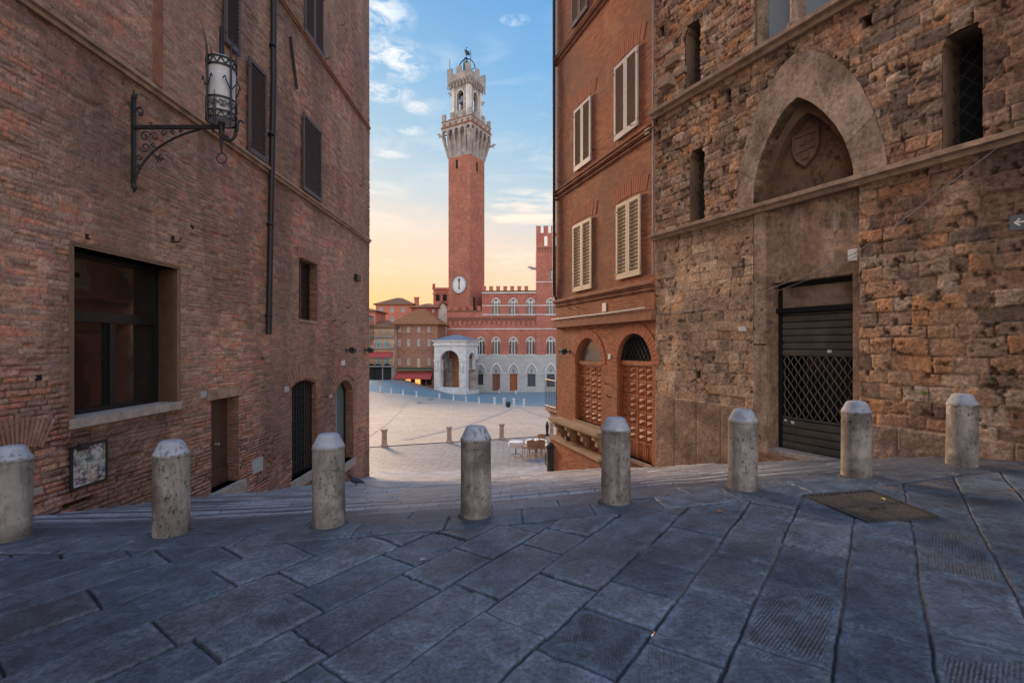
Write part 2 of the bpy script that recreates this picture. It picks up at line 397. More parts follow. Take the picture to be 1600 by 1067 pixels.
M['glass_blue'] = glassmat('pale_window_glass', (.25, .33, .38), .12, 1.0)
M['glass_teal'] = glassmat('teal_door_glass', (.10, .17, .18), .08, 1.0)
M['pane_far'] = glassmat('far_pane', (.03, .035, .05), .2, .8)
def emis(name, c, k):
    m, t, b = newmat(name); b.inputs['Base Color'].default_value = c+(1,); b.inputs['Emission Color'].default_value = c+(1,); b.inputs['Emission Strength'].default_value = k; return m
M['lit'] = emis('lit_shop_window', (1, .42, .1), .9)
def frosted():
    m, t, b = newmat('frosted_lamp_glass'); n, _ = t.noise(objvec(t), 5, 3)
    t.L(t.mix(n, (.42, .43, .46), (.58, .58, .60)), b.inputs['Base Color']); b.inputs['Roughness'].default_value = .35
    b.inputs['Subsurface Weight'].default_value = 0.3; b.inputs['Subsurface Radius'].default_value = (.1, .1, .1); return m
M['frost'] = frosted()
def travmat(name, c, pit, rnd=True, big=1.0, streak=False, con=.28, grime=None):
    m, t, b = newmat(name); v = objvec(t, rnd=rnd)
    n, _ = t.noise(v, 3*big, 6, .6); p, _ = t.noise(t.scale(v, (1, 1, .6)), (42 if streak else 24)*big, 6, .72); p2, _ = t.noise(v, 2.2*big, 3, .5)
    col = t.mix(t.ramp(n, [(.3, 0), (.7, 1)]), tuple(x*(1-con) for x in c), tuple(min(1, x*(1+con*.65)) for x in c))
    if streak:
        sn, _ = t.noise(t.scale(v, (1, 1, .18)), 9, 6, .7, .3); col = t.mix(t.ramp(sn, [(.45, 0), (.70, .7)]), col, (.075, .065, .06)); sn2, _ = t.noise(v, 2.6, 4, .6); col = t.mix(t.ramp(sn2, [(.47, 0), (.60, .8)]), col, (.095, .08, .072))
    if grime:
        g1, _ = t.noise(v, 1.3, 8, .72, .4); g2, _ = t.noise(t.scale(v, (1, 1, .22)), 3.2, 6, .65); g3, _ = t.noise(v, 14, 6, .75)
        col = t.mix(t.ramp(g1, [(.44, 0), (.60, .75)]), col, grime); col = t.mix(t.ramp(g2, [(.50, 0), (.66, .6)]), col, (.46, .36, .29)); col = t.mix(.7, col, t.mix(t.ramp(g3, [(.36, 0), (.64, 1)]), (.55, .52, .5), (1.4, 1.36, 1.3)), 'MULTIPLY')
    pm = t.math('MULTIPLY', t.ramp(p, [(.57 if streak else .54, 0), (.64 if streak else .62, 1)]), t.ramp(p2, [(.42, .08), (.62, 1)]))
    col = t.mix(pm, col, pit); fine, _ = t.noise(v, 90*big, 3, .6)
    col = t.mix(.35, col, t.mix(fine, (.6, .6, .6), (1.4, 1.4, 1.4)), 'MULTIPLY')
    t.L(col, b.inputs['Base Color']); b.inputs['Roughness'].default_value = .8; b.inputs['Specular IOR Level'].default_value = .3
    bump(t, b, t.math('SUBTRACT', t.math('MULTIPLY', n, .5), pm), .7, .012); return m
M['trav'] = travmat('travertine', (.29, .265, .245), (.03, .027, .026), streak=True, con=.45)
M['trav_cap'] = travmat('sky_tinted_travertine', (.33, .34, .38), (.10, .10, .11), con=.4)  # bollard caps: cool sky light from above painted into the colour
M['arch_stone'] = travmat('arch_stone', (.40, .28, .20), (.08, .055, .04), rnd=False, big=.6, con=.5, grime=(.13, .095, .07))
M['tymp'] = travmat('tympanum_stone', (.22, .135, .085), (.10, .065, .045), rnd=False, big=.5, con=.45)
M['lintel'] = travmat('stained_plaster', (.35, .22, .15), (.10, .07, .05), rnd=False, big=.6, con=.45, grime=(.11, .075, .055))
M['reveal'] = travmat('reveal_stone', (.20, .13, .085), (.08, .055, .04), rnd=False, big=.5)
M['ashlar'] = travmat('smooth_ashlar', (.36, .24, .15), (.14, .09, .06), rnd=False, big=.5)
def attrmat(name, rough=.85, wearamt=.5, fs=30, bstr=.5, spec=.3, tool=False):
    m, t, b = newmat(name); a = t.n('ShaderNodeVertexColor', layer_name='tint')
    v = objvec(t); f, _ = t.noise(v, fs, 8, .72); g, _ = t.noise(v, fs/6, 6, .65)
    col = t.mix(wearamt, a.outputs['Color'], t.mix(t.ramp(f, [(.35, 0), (.65, 1)]), (.38, .36, .35), (1.6, 1.55, 1.5)), 'MULTIPLY')
    col = t.mix(wearamt*.8, col, t.mix(t.ramp(g, [(.35, 0), (.65, 1)]), (.55, .52, .5), (1.35, 1.32, 1.3)), 'MULTIPLY')
    t.L(col, b.inputs['Base Color']); b.inputs['Specular IOR Level'].default_value = spec
    h = t.math('ADD', f, t.math('MULTIPLY', g, 1.5))
    rr = t.math('MULTIPLY_ADD', g, .35, rough-.17, clamp=True); t.L(rr, b.inputs['Roughness'])
    bd = .012
    if tool:
        uvn = t.n('ShaderNodeUVMap'); uvn.uv_map = 'UVMap'
        k = t.n('ShaderNodeVertexColor', layer_name='tool'); ks = t.n('ShaderNodeSeparateColor'); t.L(k.outputs['Color'], ks.inputs[0])
        ang = t.math('MULTIPLY', ks.outputs[1], 3.1)
        rt = t.n('ShaderNodeVectorRotate', rotation_type='Z_AXIS'); t.L(uvn.outputs[0], rt.inputs['Vector']); t.L(ang, rt.inputs['Angle'])
        wv = t.n('ShaderNodeTexWave', wave_type='BANDS', bands_direction='X'); wv.inputs['Scale'].default_value = 17; wv.inputs['Distortion'].default_value = 2.5
        wv.inputs['Detail'].default_value = 3; wv.inputs['Detail Scale'].default_value = 2.0; t.L(rt.outputs[0], wv.inputs['Vector'])
        wn_, _ = t.noise(v, 5, 4, .6); wm = t.math('MULTIPLY', wv.outputs['Fac'], t.math('MULTIPLY', t.math('MULTIPLY', ks.outputs[0], t.ramp(wn_, [(.4, .15), (.6, 1)])), .75)); h = t.math('ADD', h, wm)
        wear, _ = t.noise(v, 3.0, 4, .6)
        col2 = t.mix(t.math('MULTIPLY', t.math('MULTIPLY', t.math('SUBTRACT', 1.0, wv.outputs['Fac']), t.math('MULTIPLY', ks.outputs[0], t.ramp(wn_, [(.4, .1), (.6, 1)]))), .45), col, (.02, .022, .03)); t.L(col2, b.inputs['Base Color'])
    bump(t, b, h, bstr, bd); return m
M['stone_wall'] = attrmat('rough_stone', .9, .75, 26, .9)
M['flag'] = attrmat('flagstone', .38, .9, 38, 1.0, .6, tool=True)

# ------------------------------------------------------------------ GROUND: flagstones in front of the bollards
da = (.61, .79); dw = (.79, -.61)
rows = [-7.6, -7.1, -6.7, -6.25, -5.8, -5.4, -4.9, -4.5, -4.05, -3.6, -3.16, -2.75, -2.34, -1.93, -1.456, -1.0, -.6, -.17, .22, .665, 1.1, 1.5, 1.95, 2.4, 2.8, 3.3, 3.8, 4.3, 4.8, 5.3, 5.8]
J = []
for (ox, oy, s, pts) in (
    (200, 700, .375, [(118, 718), (295, 800), (365, 507), (650, 520), (715, 617), (730, 778), (855, 927), (1100, 452), (1192, 545), (1395, 380), (1450, 585), (1067, 375), (687, 400), (140, 430), (405, 410), (1550, 700)]),
    (700, 700, .344, [(310, 795), (585, 985), (785, 778), (595, 622), (905, 655), (1012, 540), (815, 415), (435, 462), (130, 645), (95, 472), (1082, 952), (1240, 685), (1345, 502), (1165, 388), (985, 297), (1515, 617), (1455, 937), (1277, 280), (550, 390), (335, 367)]),
    (1100, 700, .344, [(797, 857), (355, 960), (425, 637), (177, 505), (780, 562), (770, 412), (480, 467), (505, 332), (1050, 372), (1140, 592), (1347, 442), (55, 397)])):
    for x, y in pts:
        hx, hy, _ = hit(ox+x*s, oy+y*s); J.append((hx*da[0]+hy*da[1], hx*dw[0]+hy*dw[1]))
cutsR = []
for k in range(len(rows)-1):
    own = sorted(a for a, wq in J if rows[k] <= wq < rows[k+1]); fin = []
    for a in own:
        if not fin or a-fin[-1] > .28: fin.append(a)
    if not fin: fin = [random.uniform(1.5, 2.5)]
    while fin[0] > -6: fin.insert(0, fin[0]-random.uniform(.55, 1.15))
    while fin[-1] < 12: fin.append(fin[-1]+random.uniform(.55, 1.15))
    full = [fin[0]]
    for a in fin[1:]:
        while a-full[-1] > 1.6: full.append(full[-1]+random.uniform(.7, 1.05))
        full.append(a)
    cutsR.append(np.array(full))
def blocks(u, v, rowcuts, cuts):
    """block layout -> row, column, distance to the block's edge"""
    rc = np.array(rowcuts); r = np.clip(np.searchsorted(rc, v)-1, 0, len(rc)-2)
    dv = np.minimum(v-rc[r], rc[r+1]-v); c = np.zeros(u.shape, int); du = np.full(u.shape, 9.)
    for k in np.unique(r):
        m = r == k; cc = cuts[k]; q = np.clip(np.searchsorted(cc, u[m])-1, 0, len(cc)-2); c[m] = q
        du[m] = np.minimum(u[m]-cc[q], cc[q+1]-u[m])
    return r, c, du, dv
def pavement():
    xs = np.linspace(-1, 1, 1560); rr = np.linspace(0, 1, 620)
    K_, R_ = np.meshgrid(xs, rr); Yc = 1.1+(5.2-1.1)*R_; X_ = .35+K_*(Yc*1.22+2.3)
    X_ = np.clip(X_, -8.5, 9.5); yb = YB(X_); Y_ = 1.1+(yb+.42-1.1)*R_
    a = X_*da[0]+Y_*da[1]; wq = X_*dw[0]+Y_*dw[1]
    wob = .010*(fbm(X_*1.7, Y_*1.7, 5, 3)-.5)*2+.007*(vn(X_*18, Y_*18, 3)-.5)
    wob2 = .012*(fbm(X_*1.9+9, Y_*1.9, 8, 3)-.5)*2+.007*(vn(X_*18, Y_*18, 31)-.5)
    tiltc = (fbm(X_*.35, Y_*.35, 40, 2)-.5)*.12
    r, c, du, dv = blocks(a+wob+tiltc, wq+wob2, rows, cutsR)
    band = Y_ > yb-.36+.012*(vn(X_*3, Y_*0, 2)-.5)
    bj = np.cumsum(rng.uniform(.55, 1.1, 40))-9.3
    q = np.searchsorted(bj, X_+wob); q = np.clip(q, 1, 39); bdu = np.minimum(X_+wob-bj[q-1], bj[q]-X_-wob)
    t = Y_-yb; second = t > .06+.02*(vn(X_*2, X_*0, 4)-.5)
    bdv = np.where(second, np.minimum(t-.06, .60-t), np.minimum(t+.36, .06-t)); bj2 = bj+.4
    q2 = np.clip(np.searchsorted(bj2, X_+wob), 1, 39); bdu2 = np.minimum(X_+wob-bj2[q2-1], bj2[q2]-X_-wob)
    r = np.where(band, 900+second, r); c = np.where(band, np.where(second, q2, q), c)
    du = np.where(band, np.where(second, bdu2, bdu), du); dv = np.where(band, bdv, dv)
    nd = np.abs(Y_-(yb-.36)); ed = np.minimum(du, dv); ed = np.where(band, ed, np.minimum(ed, nd))
    rd = _h(r, c, 11); rd2 = _h(r, c, 12); rd3 = _h(r, c, 13); rd4 = _h(r, c, 14)
    gapw = .003+.008*rd3*vn(X_*3, Y_*3, 9)**1.5
    e = np.clip((ed-gapw)/.012, 0, 1); prof = np.sqrt(1-(1-e)**2)
    chip = ss(.62, .8, fbm(X_*9, Y_*9, 21, 3))*np.exp(-np.maximum(ed, 0)/.05)
    h = -.017*(1-prof)-.014*chip*(rd4 > .3)+.014*(rd-.5)+.012*(rd2-.5)*(du/.5)+.014*(fbm(X_*2.5, Y_*2.5, 50, 3)-.5)
    lay = fbm(X_*4+rd*30, Y_*4, 60, 4); h += .006*np.round(lay*5)/5*(rd4 > .5)+.004*(fbm(X_*14, Y_*14, 70, 3)-.5)
    z = terr(X_, Y_)+h
    c1 = np.array([.048, .074, .106]); c2 = np.array([.105, .135, .170]); c3 = np.array([.085, .088, .100])
    k = rd2[..., None]; tint = c1*(1-k)+c2*k; k3 = ((rd4 > .86)*.6)[..., None]; tint = tint*(1-k3)+c3*k3
    lt = fbm(X_*1.1, Y_*1.1, 90, 4)[..., None]; tint = tint*(.35+1.3*lt)*(.8+.4*fbm(X_*7, Y_*7, 93, 3)[..., None])
    rim = (np.exp(-((ed-gapw-.02)/.018)**2)*(.25+.75*vn(X_*2, Y_*2, 77)))[..., None]; tint = tint*(1+.35*rim)
    gap = np.clip(1.3-(ed-gapw)/.006, 0, 1)[..., None]*(.6+.4*vn(X_*4, Y_*4, 78)[..., None]); light = ss(.45, .6, vn(X_*.9, Y_*.9, 99))[..., None]*(X_ > 1.0)[..., None]*.5
    gc = np.array([.010, .010, .012])*(1-light)+np.array([.20, .18, .16])*light; tint = tint*(1-gap)+gc*gap
    tl = (rd3 > .55)*np.clip((ed-.03)/.03, 0, 1)*ss(.38, .5, fbm(X_*2+rd*9, Y_*2, 33, 2)); tl = tl*(~band)
    tool = np.stack([tl, rd, rd2], -1)
    g4 = [hit(*q)[:2] for q in ((1256, 774.5), (1361, 767.6), (1464.5, 806.7), (1357, 817))]; kp = ~inside(g4, (X_[:-1, :-1]+X_[1:, 1:])/2, (Y_[:-1, :-1]+Y_[1:, 1:])/2)
    return np_mesh('pavement', np.stack([X_, Y_, z], -1), len(xs), len(rr), M['flag'], keep=kp, uv=np.stack([a, wq], -1), cols={'tint': tint, 'tool': tool})
tag(pavement(), kind='structure')

def streetmat():
    m, t, b = newmat('stepped_street'); a = t.n('ShaderNodeVertexColor', layer_name='tint')
    uvn = t.n('ShaderNodeUVMap'); uvn.uv_map = 'UVMap'; v = uvn.outputs[0]
    _, nc = t.noise(v, 1.5, 3); vv = t.vmath('ADD', v, t.vmath('SCALE', t.vmath('SUBTRACT', nc, (.5, .5, .5)), .06))
    br = t.n('ShaderNodeTexBrick', offset=.45); t.L(vv, br.inputs['Vector']); br.inputs['Scale'].default_value = 1
    br.inputs['Brick Width'].default_value = .33; br.inputs['Row Height'].default_value = .145; br.inputs['Mortar Size'].default_value = .008
    br.inputs['Mortar Smooth'].default_value = .3; br.inputs['Color1'].default_value = (1.25, 1.25, 1.25, 1); br.inputs['Color2'].default_value = (.72, .72, .74, 1); br.inputs['Mortar'].default_value = (.25, .25, .27, 1)
    col = t.mix(1.0, a.outputs['Color'], br.outputs['Color'], 'MULTIPLY'); f, _ = t.noise(v, 18, 5, .7)
    col = t.mix(.5, col, t.mix(f, (.4, .4, .4), (1.6, 1.6, 1.6)), 'MULTIPLY'); t.L(col, b.inputs['Base Color']); b.inputs['Roughness'].default_value = .33
    b.inputs['Specular IOR Level'].default_value = .5
    bump(t, b, t.math('ADD', t.math('MULTIPLY', t.math('SUBTRACT', 1.0, br.outputs['Fac']), 1.0), t.math('MULTIPLY', f, .8)), .7, .015); return m
def street():
    st = .40; ts = [.40]; sw = [0.]; fr = [0.]
    n = 38
    for k in range(n):
        t0 = .42+k*st
        for f in (0, .3, .6, .84, .90, 1.0):
            ts.append(t0+f*st*.985); sw.append(.05*f); fr.append(f)
        ts.append(t0+st*.995); sw.append(0.); fr.append(0.)
    ts = np.array(ts); sw = np.array(sw); fr = np.array(fr); xs = np.arange(-8.5, 9.6, .06)
    X_, T_ = np.meshgrid(xs, ts); S_ = np.repeat(sw[:, None], len(xs), 1); F_ = np.repeat(fr[:, None], len(xs), 1)
    wav = .08*(fbm(X_*.5, T_*.25, 3, 2)-.5)*np.clip((T_-.42)/1.5, 0, 1); Y_ = YB(X_)*1.0+T_+wav
    brk = ss(.35, .55, fbm(X_*.8+3, np.floor(T_/st)*3.1, 5, 2))
    z = terr(X_, Y_)+(S_-.017)*(.35+.65*brk)+.008*(fbm(X_*3, Y_*3, 6, 3)-.5)
    base = np.array([.095, .112, .135]); nose = np.array([.42, .43, .45]); nm = ((F_ >= .83)*ss(.12, .3, vn(X_*.6, np.floor(T_/st)*1.7, 8))*ss(6, 2, X_)*(.6+.4*vn(X_*9, T_*0, 3)))[..., None]
    tint = base*(1-nm)+nose*nm; tint = tint*(.8+.4*fbm(X_*.7, T_*.7, 9, 3)[..., None])
    far = ss(.5, 6.5, T_-np.abs(X_+.3)*.35)[..., None]*(.55+.7*fbm(X_*2.5, T_*5, 19, 4)[..., None]); tint = tint*(1-far)+np.array([.42, .415, .41])*far  # mid-street sheen from the open gap painted in as a lighter tint
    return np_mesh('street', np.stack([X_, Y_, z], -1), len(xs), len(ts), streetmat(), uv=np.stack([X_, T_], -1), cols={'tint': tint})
tag(street(), kind='structure')
TEND = .42+38*.40
def pavmat(name, c1, c2, mort, bw, bh, ms, rough=.6, mott=.5):
    m, t, b = newmat(name); v = objvec(t); br = t.n('ShaderNodeTexBrick', offset=.5)
    _, nc = t.noise(v, .3, 2); vv = t.vmath('ADD', v, t.vmath('SCALE', nc, .3)); t.L(vv, br.inputs['Vector'])
    br.inputs['Scale'].default_value = 1; br.inputs['Brick Width'].default_value = bw; br.inputs['Row Height'].default_value = bh; br.inputs['Mortar Size'].default_value = ms
    br.inputs['Color1'].default_value = c1+(1,); br.inputs['Color2'].default_value = c2+(1,); br.inputs['Mortar'].default_value = mort+(1,)
    f, _ = t.noise(v, .35, 9, .72, .5); g, _ = t.noise(v, 3, 6, .75)
    col = t.mix(mott, br.outputs['Color'], t.mix(f, (.5, .5, .52), (1.5, 1.48, 1.45)), 'MULTIPLY'); col = t.mix(.6, col, t.mix(t.ramp(g, [(.35, 0), (.65, 1)]), (.6, .6, .58), (1.35, 1.35, 1.35)), 'MULTIPLY')
    t.L(col, b.inputs['Base Color']); b.inputs['Roughness'].default_value = rough; bump(t, b, g, .4, .02); return m
M['grey_paving'] = pavmat('grey_paving', (.25, .245, .235), (.19, .19, .185), (.12, .12, .12), .7, .35, .03)
M['campo'] = pavmat('campo_brick', (.44, .345, .265), (.38, .31, .245), (.31, .26, .21), .6, .2, .03, .75, .9)
M['ring'] = pavmat('blue_paving', (.15, .25, .285), (.13, .22, .255), (.10, .17, .20), .8, .5, .02, .5, .4)
def bigground():
    xs = np.concatenate([np.linspace(-900, -80, 12), np.linspace(-75, 75, 101), np.linspace(80, 900, 12)])
    ts = np.concatenate([[TEND, TEND+.8, TEND+1.6, TEND+2.5], np.linspace(19, 140, 122), [160, 220, 400, 900, 1500]])
    X_, T_ = np.meshgrid(xs, ts); yb = YB(np.clip(X_, -9, 9)); Y_ = yb+T_
    z = terr(X_, Y_)-.006; keep = np.ones((len(ts)-1, len(xs)-1), bool)
    return np_mesh('square', np.stack([X_, Y_, z], -1), len(xs), len(ts), M['grey_paving'])
tag(bigground(), kind='structure')
def under():   # earth under and behind everything near
    xs = np.linspace(-60, 60, 61); ys = np.linspace(-40, 22.5, 64); X_, Y_ = np.meshgrid(xs, ys); z = terr(X_, Y_)-.12
    return np_mesh('ground', np.stack([X_, Y_, z], -1), len(xs), len(ys), M['grey_paving'])
tag(under(), kind='structure')
def strip(name, near, far, mat, lift, nr=40, nc=40):
    pn = np.array(near, float); pf = np.array(far, float); px = np.linspace(pn[0, 0], pn[-1, 0], nc)
    a = np.interp(px, pn[:, 0], pn[:, 1]); b_ = np.interp(px, pf[:, 0], pf[:, 1]); co = np.zeros((nr, nc, 3))
    for i in range(nc):
        A = np.array(hit(px[i], a[i])); B = np.array(hit(px[i], b_[i]))
        for j in range(nr):
            p = A+(B-A)*j/(nr-1); co[j, i] = (p[0], p[1], float(terr(p[0], p[1]))+lift)
    return tag(np_mesh(name, co, nc, nr, mat), kind='structure')
farline = [(380, 600), (560, 610), (584, 612), (640, 617), (674, 621), (728, 627), (800, 633), (870, 637), (980, 641), (1100, 645)]
strip('brick_square_field', [(380, 722), (577, 699), (701, 691), (770, 687), (870, 680), (1100, 664)], farline, M['campo'], .03)
strip('ring_road', farline, [(380, 575), (560, 590), (577, 592.5), (620, 600), (660, 607), (680, 612), (1100, 612)], M['ring'], .045)
M['strip'] = plain('pale_paving_strip', (.30, .27, .245), .7, .25, 1)
def groundline(pts, wdt, mat):
    mb = MB(); P = [Vector(hit(*p)) for p in pts]
    for A, B in zip(P[:-1], P[1:]):
        d = (B-A); d.z = 0; n = Vector((-d.y, d.x, 0)).normalized()*wdt; k = 12
        for i in range(k):
            a = A+(B-A)*i/k; c = A+(B-A)*(i+1)/k
            q = [a-n, a+n, c+n, c-n]; mb.add([(p.x, p.y, float(terr(p.x, p.y))+.05) for p in q], [(0, 1, 2, 3)])
    return tag(mb.build('paving_line', mat), kind='structure')
groundline([(632, 688), (720, 668), (790, 643), (800, 636)], .28, M['strip'])
groundline([(870, 656), (830, 645), (812, 636)], .25, M['strip'])
groundline([(560, 690), (600, 664), (625, 640), (638, 620)], .25, M['campo'])

# ------------------------------------------------------------------ LEFT BRICK BUILDING
FL = Frame(-5.8, 0, .012, 1)
UL = FL.U(577)
lb = empty('brick_building', (FL.o[0], FL.o[1], 0), FL.rz, 'tall weathered brown brick building with a big shop window on the left', 'building')
def RL(x0, yt, x1, yb, F=FL): return F.U(x0), F.U(x1), F.V(x0, yb), F.V(x0, yt)
# openings
bw_ = RL(113, 384, 276, 655); sw_ = (FL.U(467), FL.U(495), FL.V(467, 499), FL.V(467, 403)); dr = (FL.U(329), FL.U(372), FL.V(329, 771), FL.V(329, 625))
gt = (FL.U(455), FL.U(493), FL.V(455, 752)); ad_ = (FL.U(524), FL.U(551), FL.V(524, 733)); cel = (FL.U(-6), FL.U(50), FL.V(48, 765), FL.V(48, 705))
gate_o = arch(gt[0], gt[1], gt[2], FL.V(455, 606), FL.V(474, 594)); ado = arch(ad_[0], ad_[1], ad_[2], FL.V(524, 617), FL.V(538, 594))
celo = rect(*cel); vent = rect(FL.U(95), FL.U(150), FL.V(95, 798), FL.V(95, 789))
LH = [(rect(*bw_), .42), (rect(*sw_), .30), (rect(*dr), .30), (gate_o, .35), (ado, .35), (celo, .3), (vent, .2)]
M['brick_relief'] = attrmat('old_brick_relief', .9, .6, 34, .8, .22)
def brick_relief():
    us = [2.6]
    while us[-1] < UL: us.append(us[-1]+max(.016, us[-1]**2/2300))
    us = np.array(us[:-1]+[UL]); vs = np.concatenate([np.arange(-4.6, 5, .0165), np.arange(5, 18, .026)])
    for a in (bw_, sw_, dr, cel, (vent[0][0], vent[2][0], vent[0][1], vent[1][1])):
        us = np.sort(np.concatenate([us, [a[0], a[1]]])); vs = np.sort(np.concatenate([vs, [a[2], a[3]]]))
    U_, V_ = np.meshgrid(us, vs)
    wv_ = V_+.035*(fbm(U_*.7, V_*.7, 1, 3)-.5)*2+.010*(fbm(U_*4, V_*4, 3, 2)-.5)*2; wu = U_+.02*(fbm(U_*2, V_*2, 2, 2)-.5)*2
    r = np.random.default_rng(5); rc = [-5.2]
    while rc[-1] < 18.5: rc.append(rc[-1]+r.uniform(.058, .078))
    rc = np.array(rc); cuts = []
    for k in range(len(rc)): c = np.cumsum(r.choice([.13, .25, .27, .24, .28], 95))+2.0+r.uniform(-.3, 0); cuts.append(c)
    row, col, du, dv = blocks(wu, wv_, rc, cuts); ed = np.minimum(du*.9, dv)
    rd = _h(row, col, 1); rd2 = _h(row, col, 2); rd3 = _h(row, col, 3)
    e = np.clip((ed-.003)/.012, 0, 1); prof = np.sqrt(1-(1-e)**2)
    er = .7*ss(.42, .62, fbm(U_*.55, V_*.55, 30, 4)); low = ss(3.2, 0, V_+.22*(U_-5)); rough = .45+.45*er+.65*low
    n1_ = fbm(U_*8, V_*9, 10, 3); n2_ = fbm(U_*24, V_*26, 20, 3)
    h = (prof*.012+.011*(rd-.5)+.014*(n1_-.5)+.012*(n2_-.5)-.03*((rd3 > .95)*prof)-.02*ss(.62, .74, n1_))*rough+.03*(fbm(U_*.6, V_*.6, 33, 2)-.5)
    pal_ = np.array([[.33, .175, .125], [.29, .155, .115], [.38, .225, .165], [.22, .13, .10], [.38, .155, .10], [.31, .205, .155], [.20, .135, .115]])
    tint = pal_[(rd2*6.999).astype(int)]; tint = tint*.75+np.array([.33, .19, .14])*.25
    tint = tint*(.55+.9*fbm(U_*.45, V_*.45, 60, 5)[..., None]); g = ss(.46, .60, fbm(U_*.5+4, V_*.35, 61, 4))[..., None]; tint = tint*(1-.5*g)+np.array([.23, .16, .12])*.5*g
    st = ss(.52, .64, fbm(U_*1.1, V_*.30+7, 62, 4))[..., None]; tint = tint*(1-.4*st)+np.array([.12, .085, .07])*.4*st
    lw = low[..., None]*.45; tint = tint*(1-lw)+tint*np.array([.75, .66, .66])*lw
    mk = np.clip(1-(ed-.002)/.008, 0, 1)[..., None]*(.35+.65*np.clip(er+low, 0, 1))[..., None]; mc = np.array([.22, .155, .115])*(.6+.8*n1_[..., None]); dk = (ss(.4, .6, fbm(U_*1.6, V_*1.6, 64, 2))*(.4+.6*low))[..., None]; mc = mc*(1-dk)+np.array([.05, .035, .03])*dk
    tint = tint*(1-mk)+mc*mk
    mm_ = np.array([.27, .155, .115]); tint = mm_*np.clip(tint/mm_, .05, 3)**1.25*np.array([1.30, 1.30, 1.30])
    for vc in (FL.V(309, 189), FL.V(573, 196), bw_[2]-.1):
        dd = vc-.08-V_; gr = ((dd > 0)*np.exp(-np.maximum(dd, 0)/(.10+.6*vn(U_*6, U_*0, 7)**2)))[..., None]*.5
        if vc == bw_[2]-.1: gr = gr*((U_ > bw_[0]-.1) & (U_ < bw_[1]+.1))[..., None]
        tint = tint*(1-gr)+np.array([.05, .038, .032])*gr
    cu = (U_[:-1, :-1]+U_[1:, 1:])/2; cv = (V_[:-1, :-1]+V_[1:, 1:])/2; keep = np.ones(cu.shape, bool)
    for p, _ in LH: keep &= ~inside(p, cu, cv)
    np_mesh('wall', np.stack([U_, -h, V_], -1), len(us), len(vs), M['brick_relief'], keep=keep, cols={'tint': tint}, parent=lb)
brick_relief()
mb = MB()
for h, dp in LH: n = len(h); mb.add([(p[0], -.012, p[1]) for p in h]+[(p[0], dp, p[1]) for p in h], [(i, (i+1) % n, (i+1) % n+n, i+n) for i in range(n)])
mb.add([(-3, 0, -5), (2.62, 0, -5), (2.62, 0, 21), (-3, 0, 21)], [(0, 1, 2, 3)]); mb.add([(2.62, .0, 17.9), (UL, .0, 17.9), (UL, .0, 21), (2.62, .0, 21)], [(0, 1, 2, 3)])
mb.add([(UL, 0, -5), (UL, 9, -5), (UL, 9, 21), (UL, 0, 21)], [(0, 1, 2, 3)]); mb.add([(-3, 0, 21), (UL, 0, 21), (UL, 9, 21), (-3, 9, 21)], [(0, 1, 2, 3)])
mb.add([(-3, 9, -5), (UL, 9, -5), (UL, 9, 21), (-3, 9, 21)], [(0, 1, 2, 3)]); mb.add([(-3, 0, -5), (-3, 9, -5), (-3, 9, 21), (-3, 0, 21)], [(0, 1, 2, 3)])
mb.build('masonry', M['brick_left'], lb)
def molding(F, parent, px, py, u0, u1, hh, dep, mat, name='string_course', v=None):
    v = F.V(px, py) if v is None else v
    prof = [(0, -hh), (-dep*.5, -hh), (-dep*.55, -hh*.35), (-dep, -hh*.2), (-dep, hh*.45), (-dep*.8, hh*.6), (0, hh)]
    m = MB(); n = len(prof); k = max(2, int((u1-u0)/.25)); vs = []
    for i in range(k+1):
        u = u0+(u1-u0)*i/k; j = .006*math.sin(i*1.7)+.005*math.sin(i*4.1)
        vs += [(u, p[0]+j*(p[0] < 0), v+p[1]+j*.6) for p in prof]
    fs = [(i*n+a, i*n+a+1, (i+1)*n+a+1, (i+1)*n+a) for i in range(k) for a in range(n-1)]+[tuple(range(n)), tuple(range(k*n+n-1, k*n-1, -1))]
    m.add(vs, fs); return m.build(name, mat, parent)
molding(FL, lb, 309, 189, -3, UL, .09, .10, M['ledge'])
molding(FL, lb, 573, 196, -3, UL, .075, .07, M['ledge_red'])
m = MB(); m.box(FL.U(238), FL.U(252), -.03, 0, FL.V(240, 130), 21); m.build('pilaster_strip', M['ledge_red'], lb)
# big shop window
u0, u1, v0, v1 = bw_; D = .34
wn = MB(); fw = .07; mid = v0+(v1-v0)*.60; mm = (u0+u1)/2-.03
wn.box(u0, u1, D-.03, D+.06, v0, v0+fw); wn.box(u0, u1, D-.03, D+.06, v1-fw, v1); wn.box(u0, u0+fw, D-.029, D+.059, v0+fw, v1-fw); wn.box(u1-fw, u1, D-.029, D+.059, v0+fw, v1-fw)
wn.box(u0+fw, u1-fw, D-.05, D+.058, mid-.06, mid+.09)
wf = wn.build('window', M['bronze'], lb)
m = MB(); m.box(mm, mm+.09, D-.04, D+.05, v0+fw, mid-.06); m.box(u0+fw, u0+fw+.05, D-.01, D+.05, v0+fw, mid-.06); m.box(mm-.05, mm, D-.01, D+.05, v0+fw, mid-.06); m.box(mm+.09, mm+.14, D-.01, D+.05, v0+fw, mid-.06); m.box(u1-fw-.05, u1-fw, D-.01, D+.05, v0+fw, mid-.06)
m.build('frame', M['bronze'], wf)
m = MB(); m.box(u0+fw, u1-fw, D+.02, D+.035, v0+fw, v1-fw); m.build('pane', M['glass'], wf)
m = MB(); m.box(u0-.05, u1+.06, -.05, D-.035, v0-.12, v0+.003); m.build('sill', M['threshold'], wf)
m = MB()
for a, b_ in ((u0-.05, u0-.021), (u1+.021, u1+.05)): m.box(a, b_, -.03, .0, v0, v1+.024)
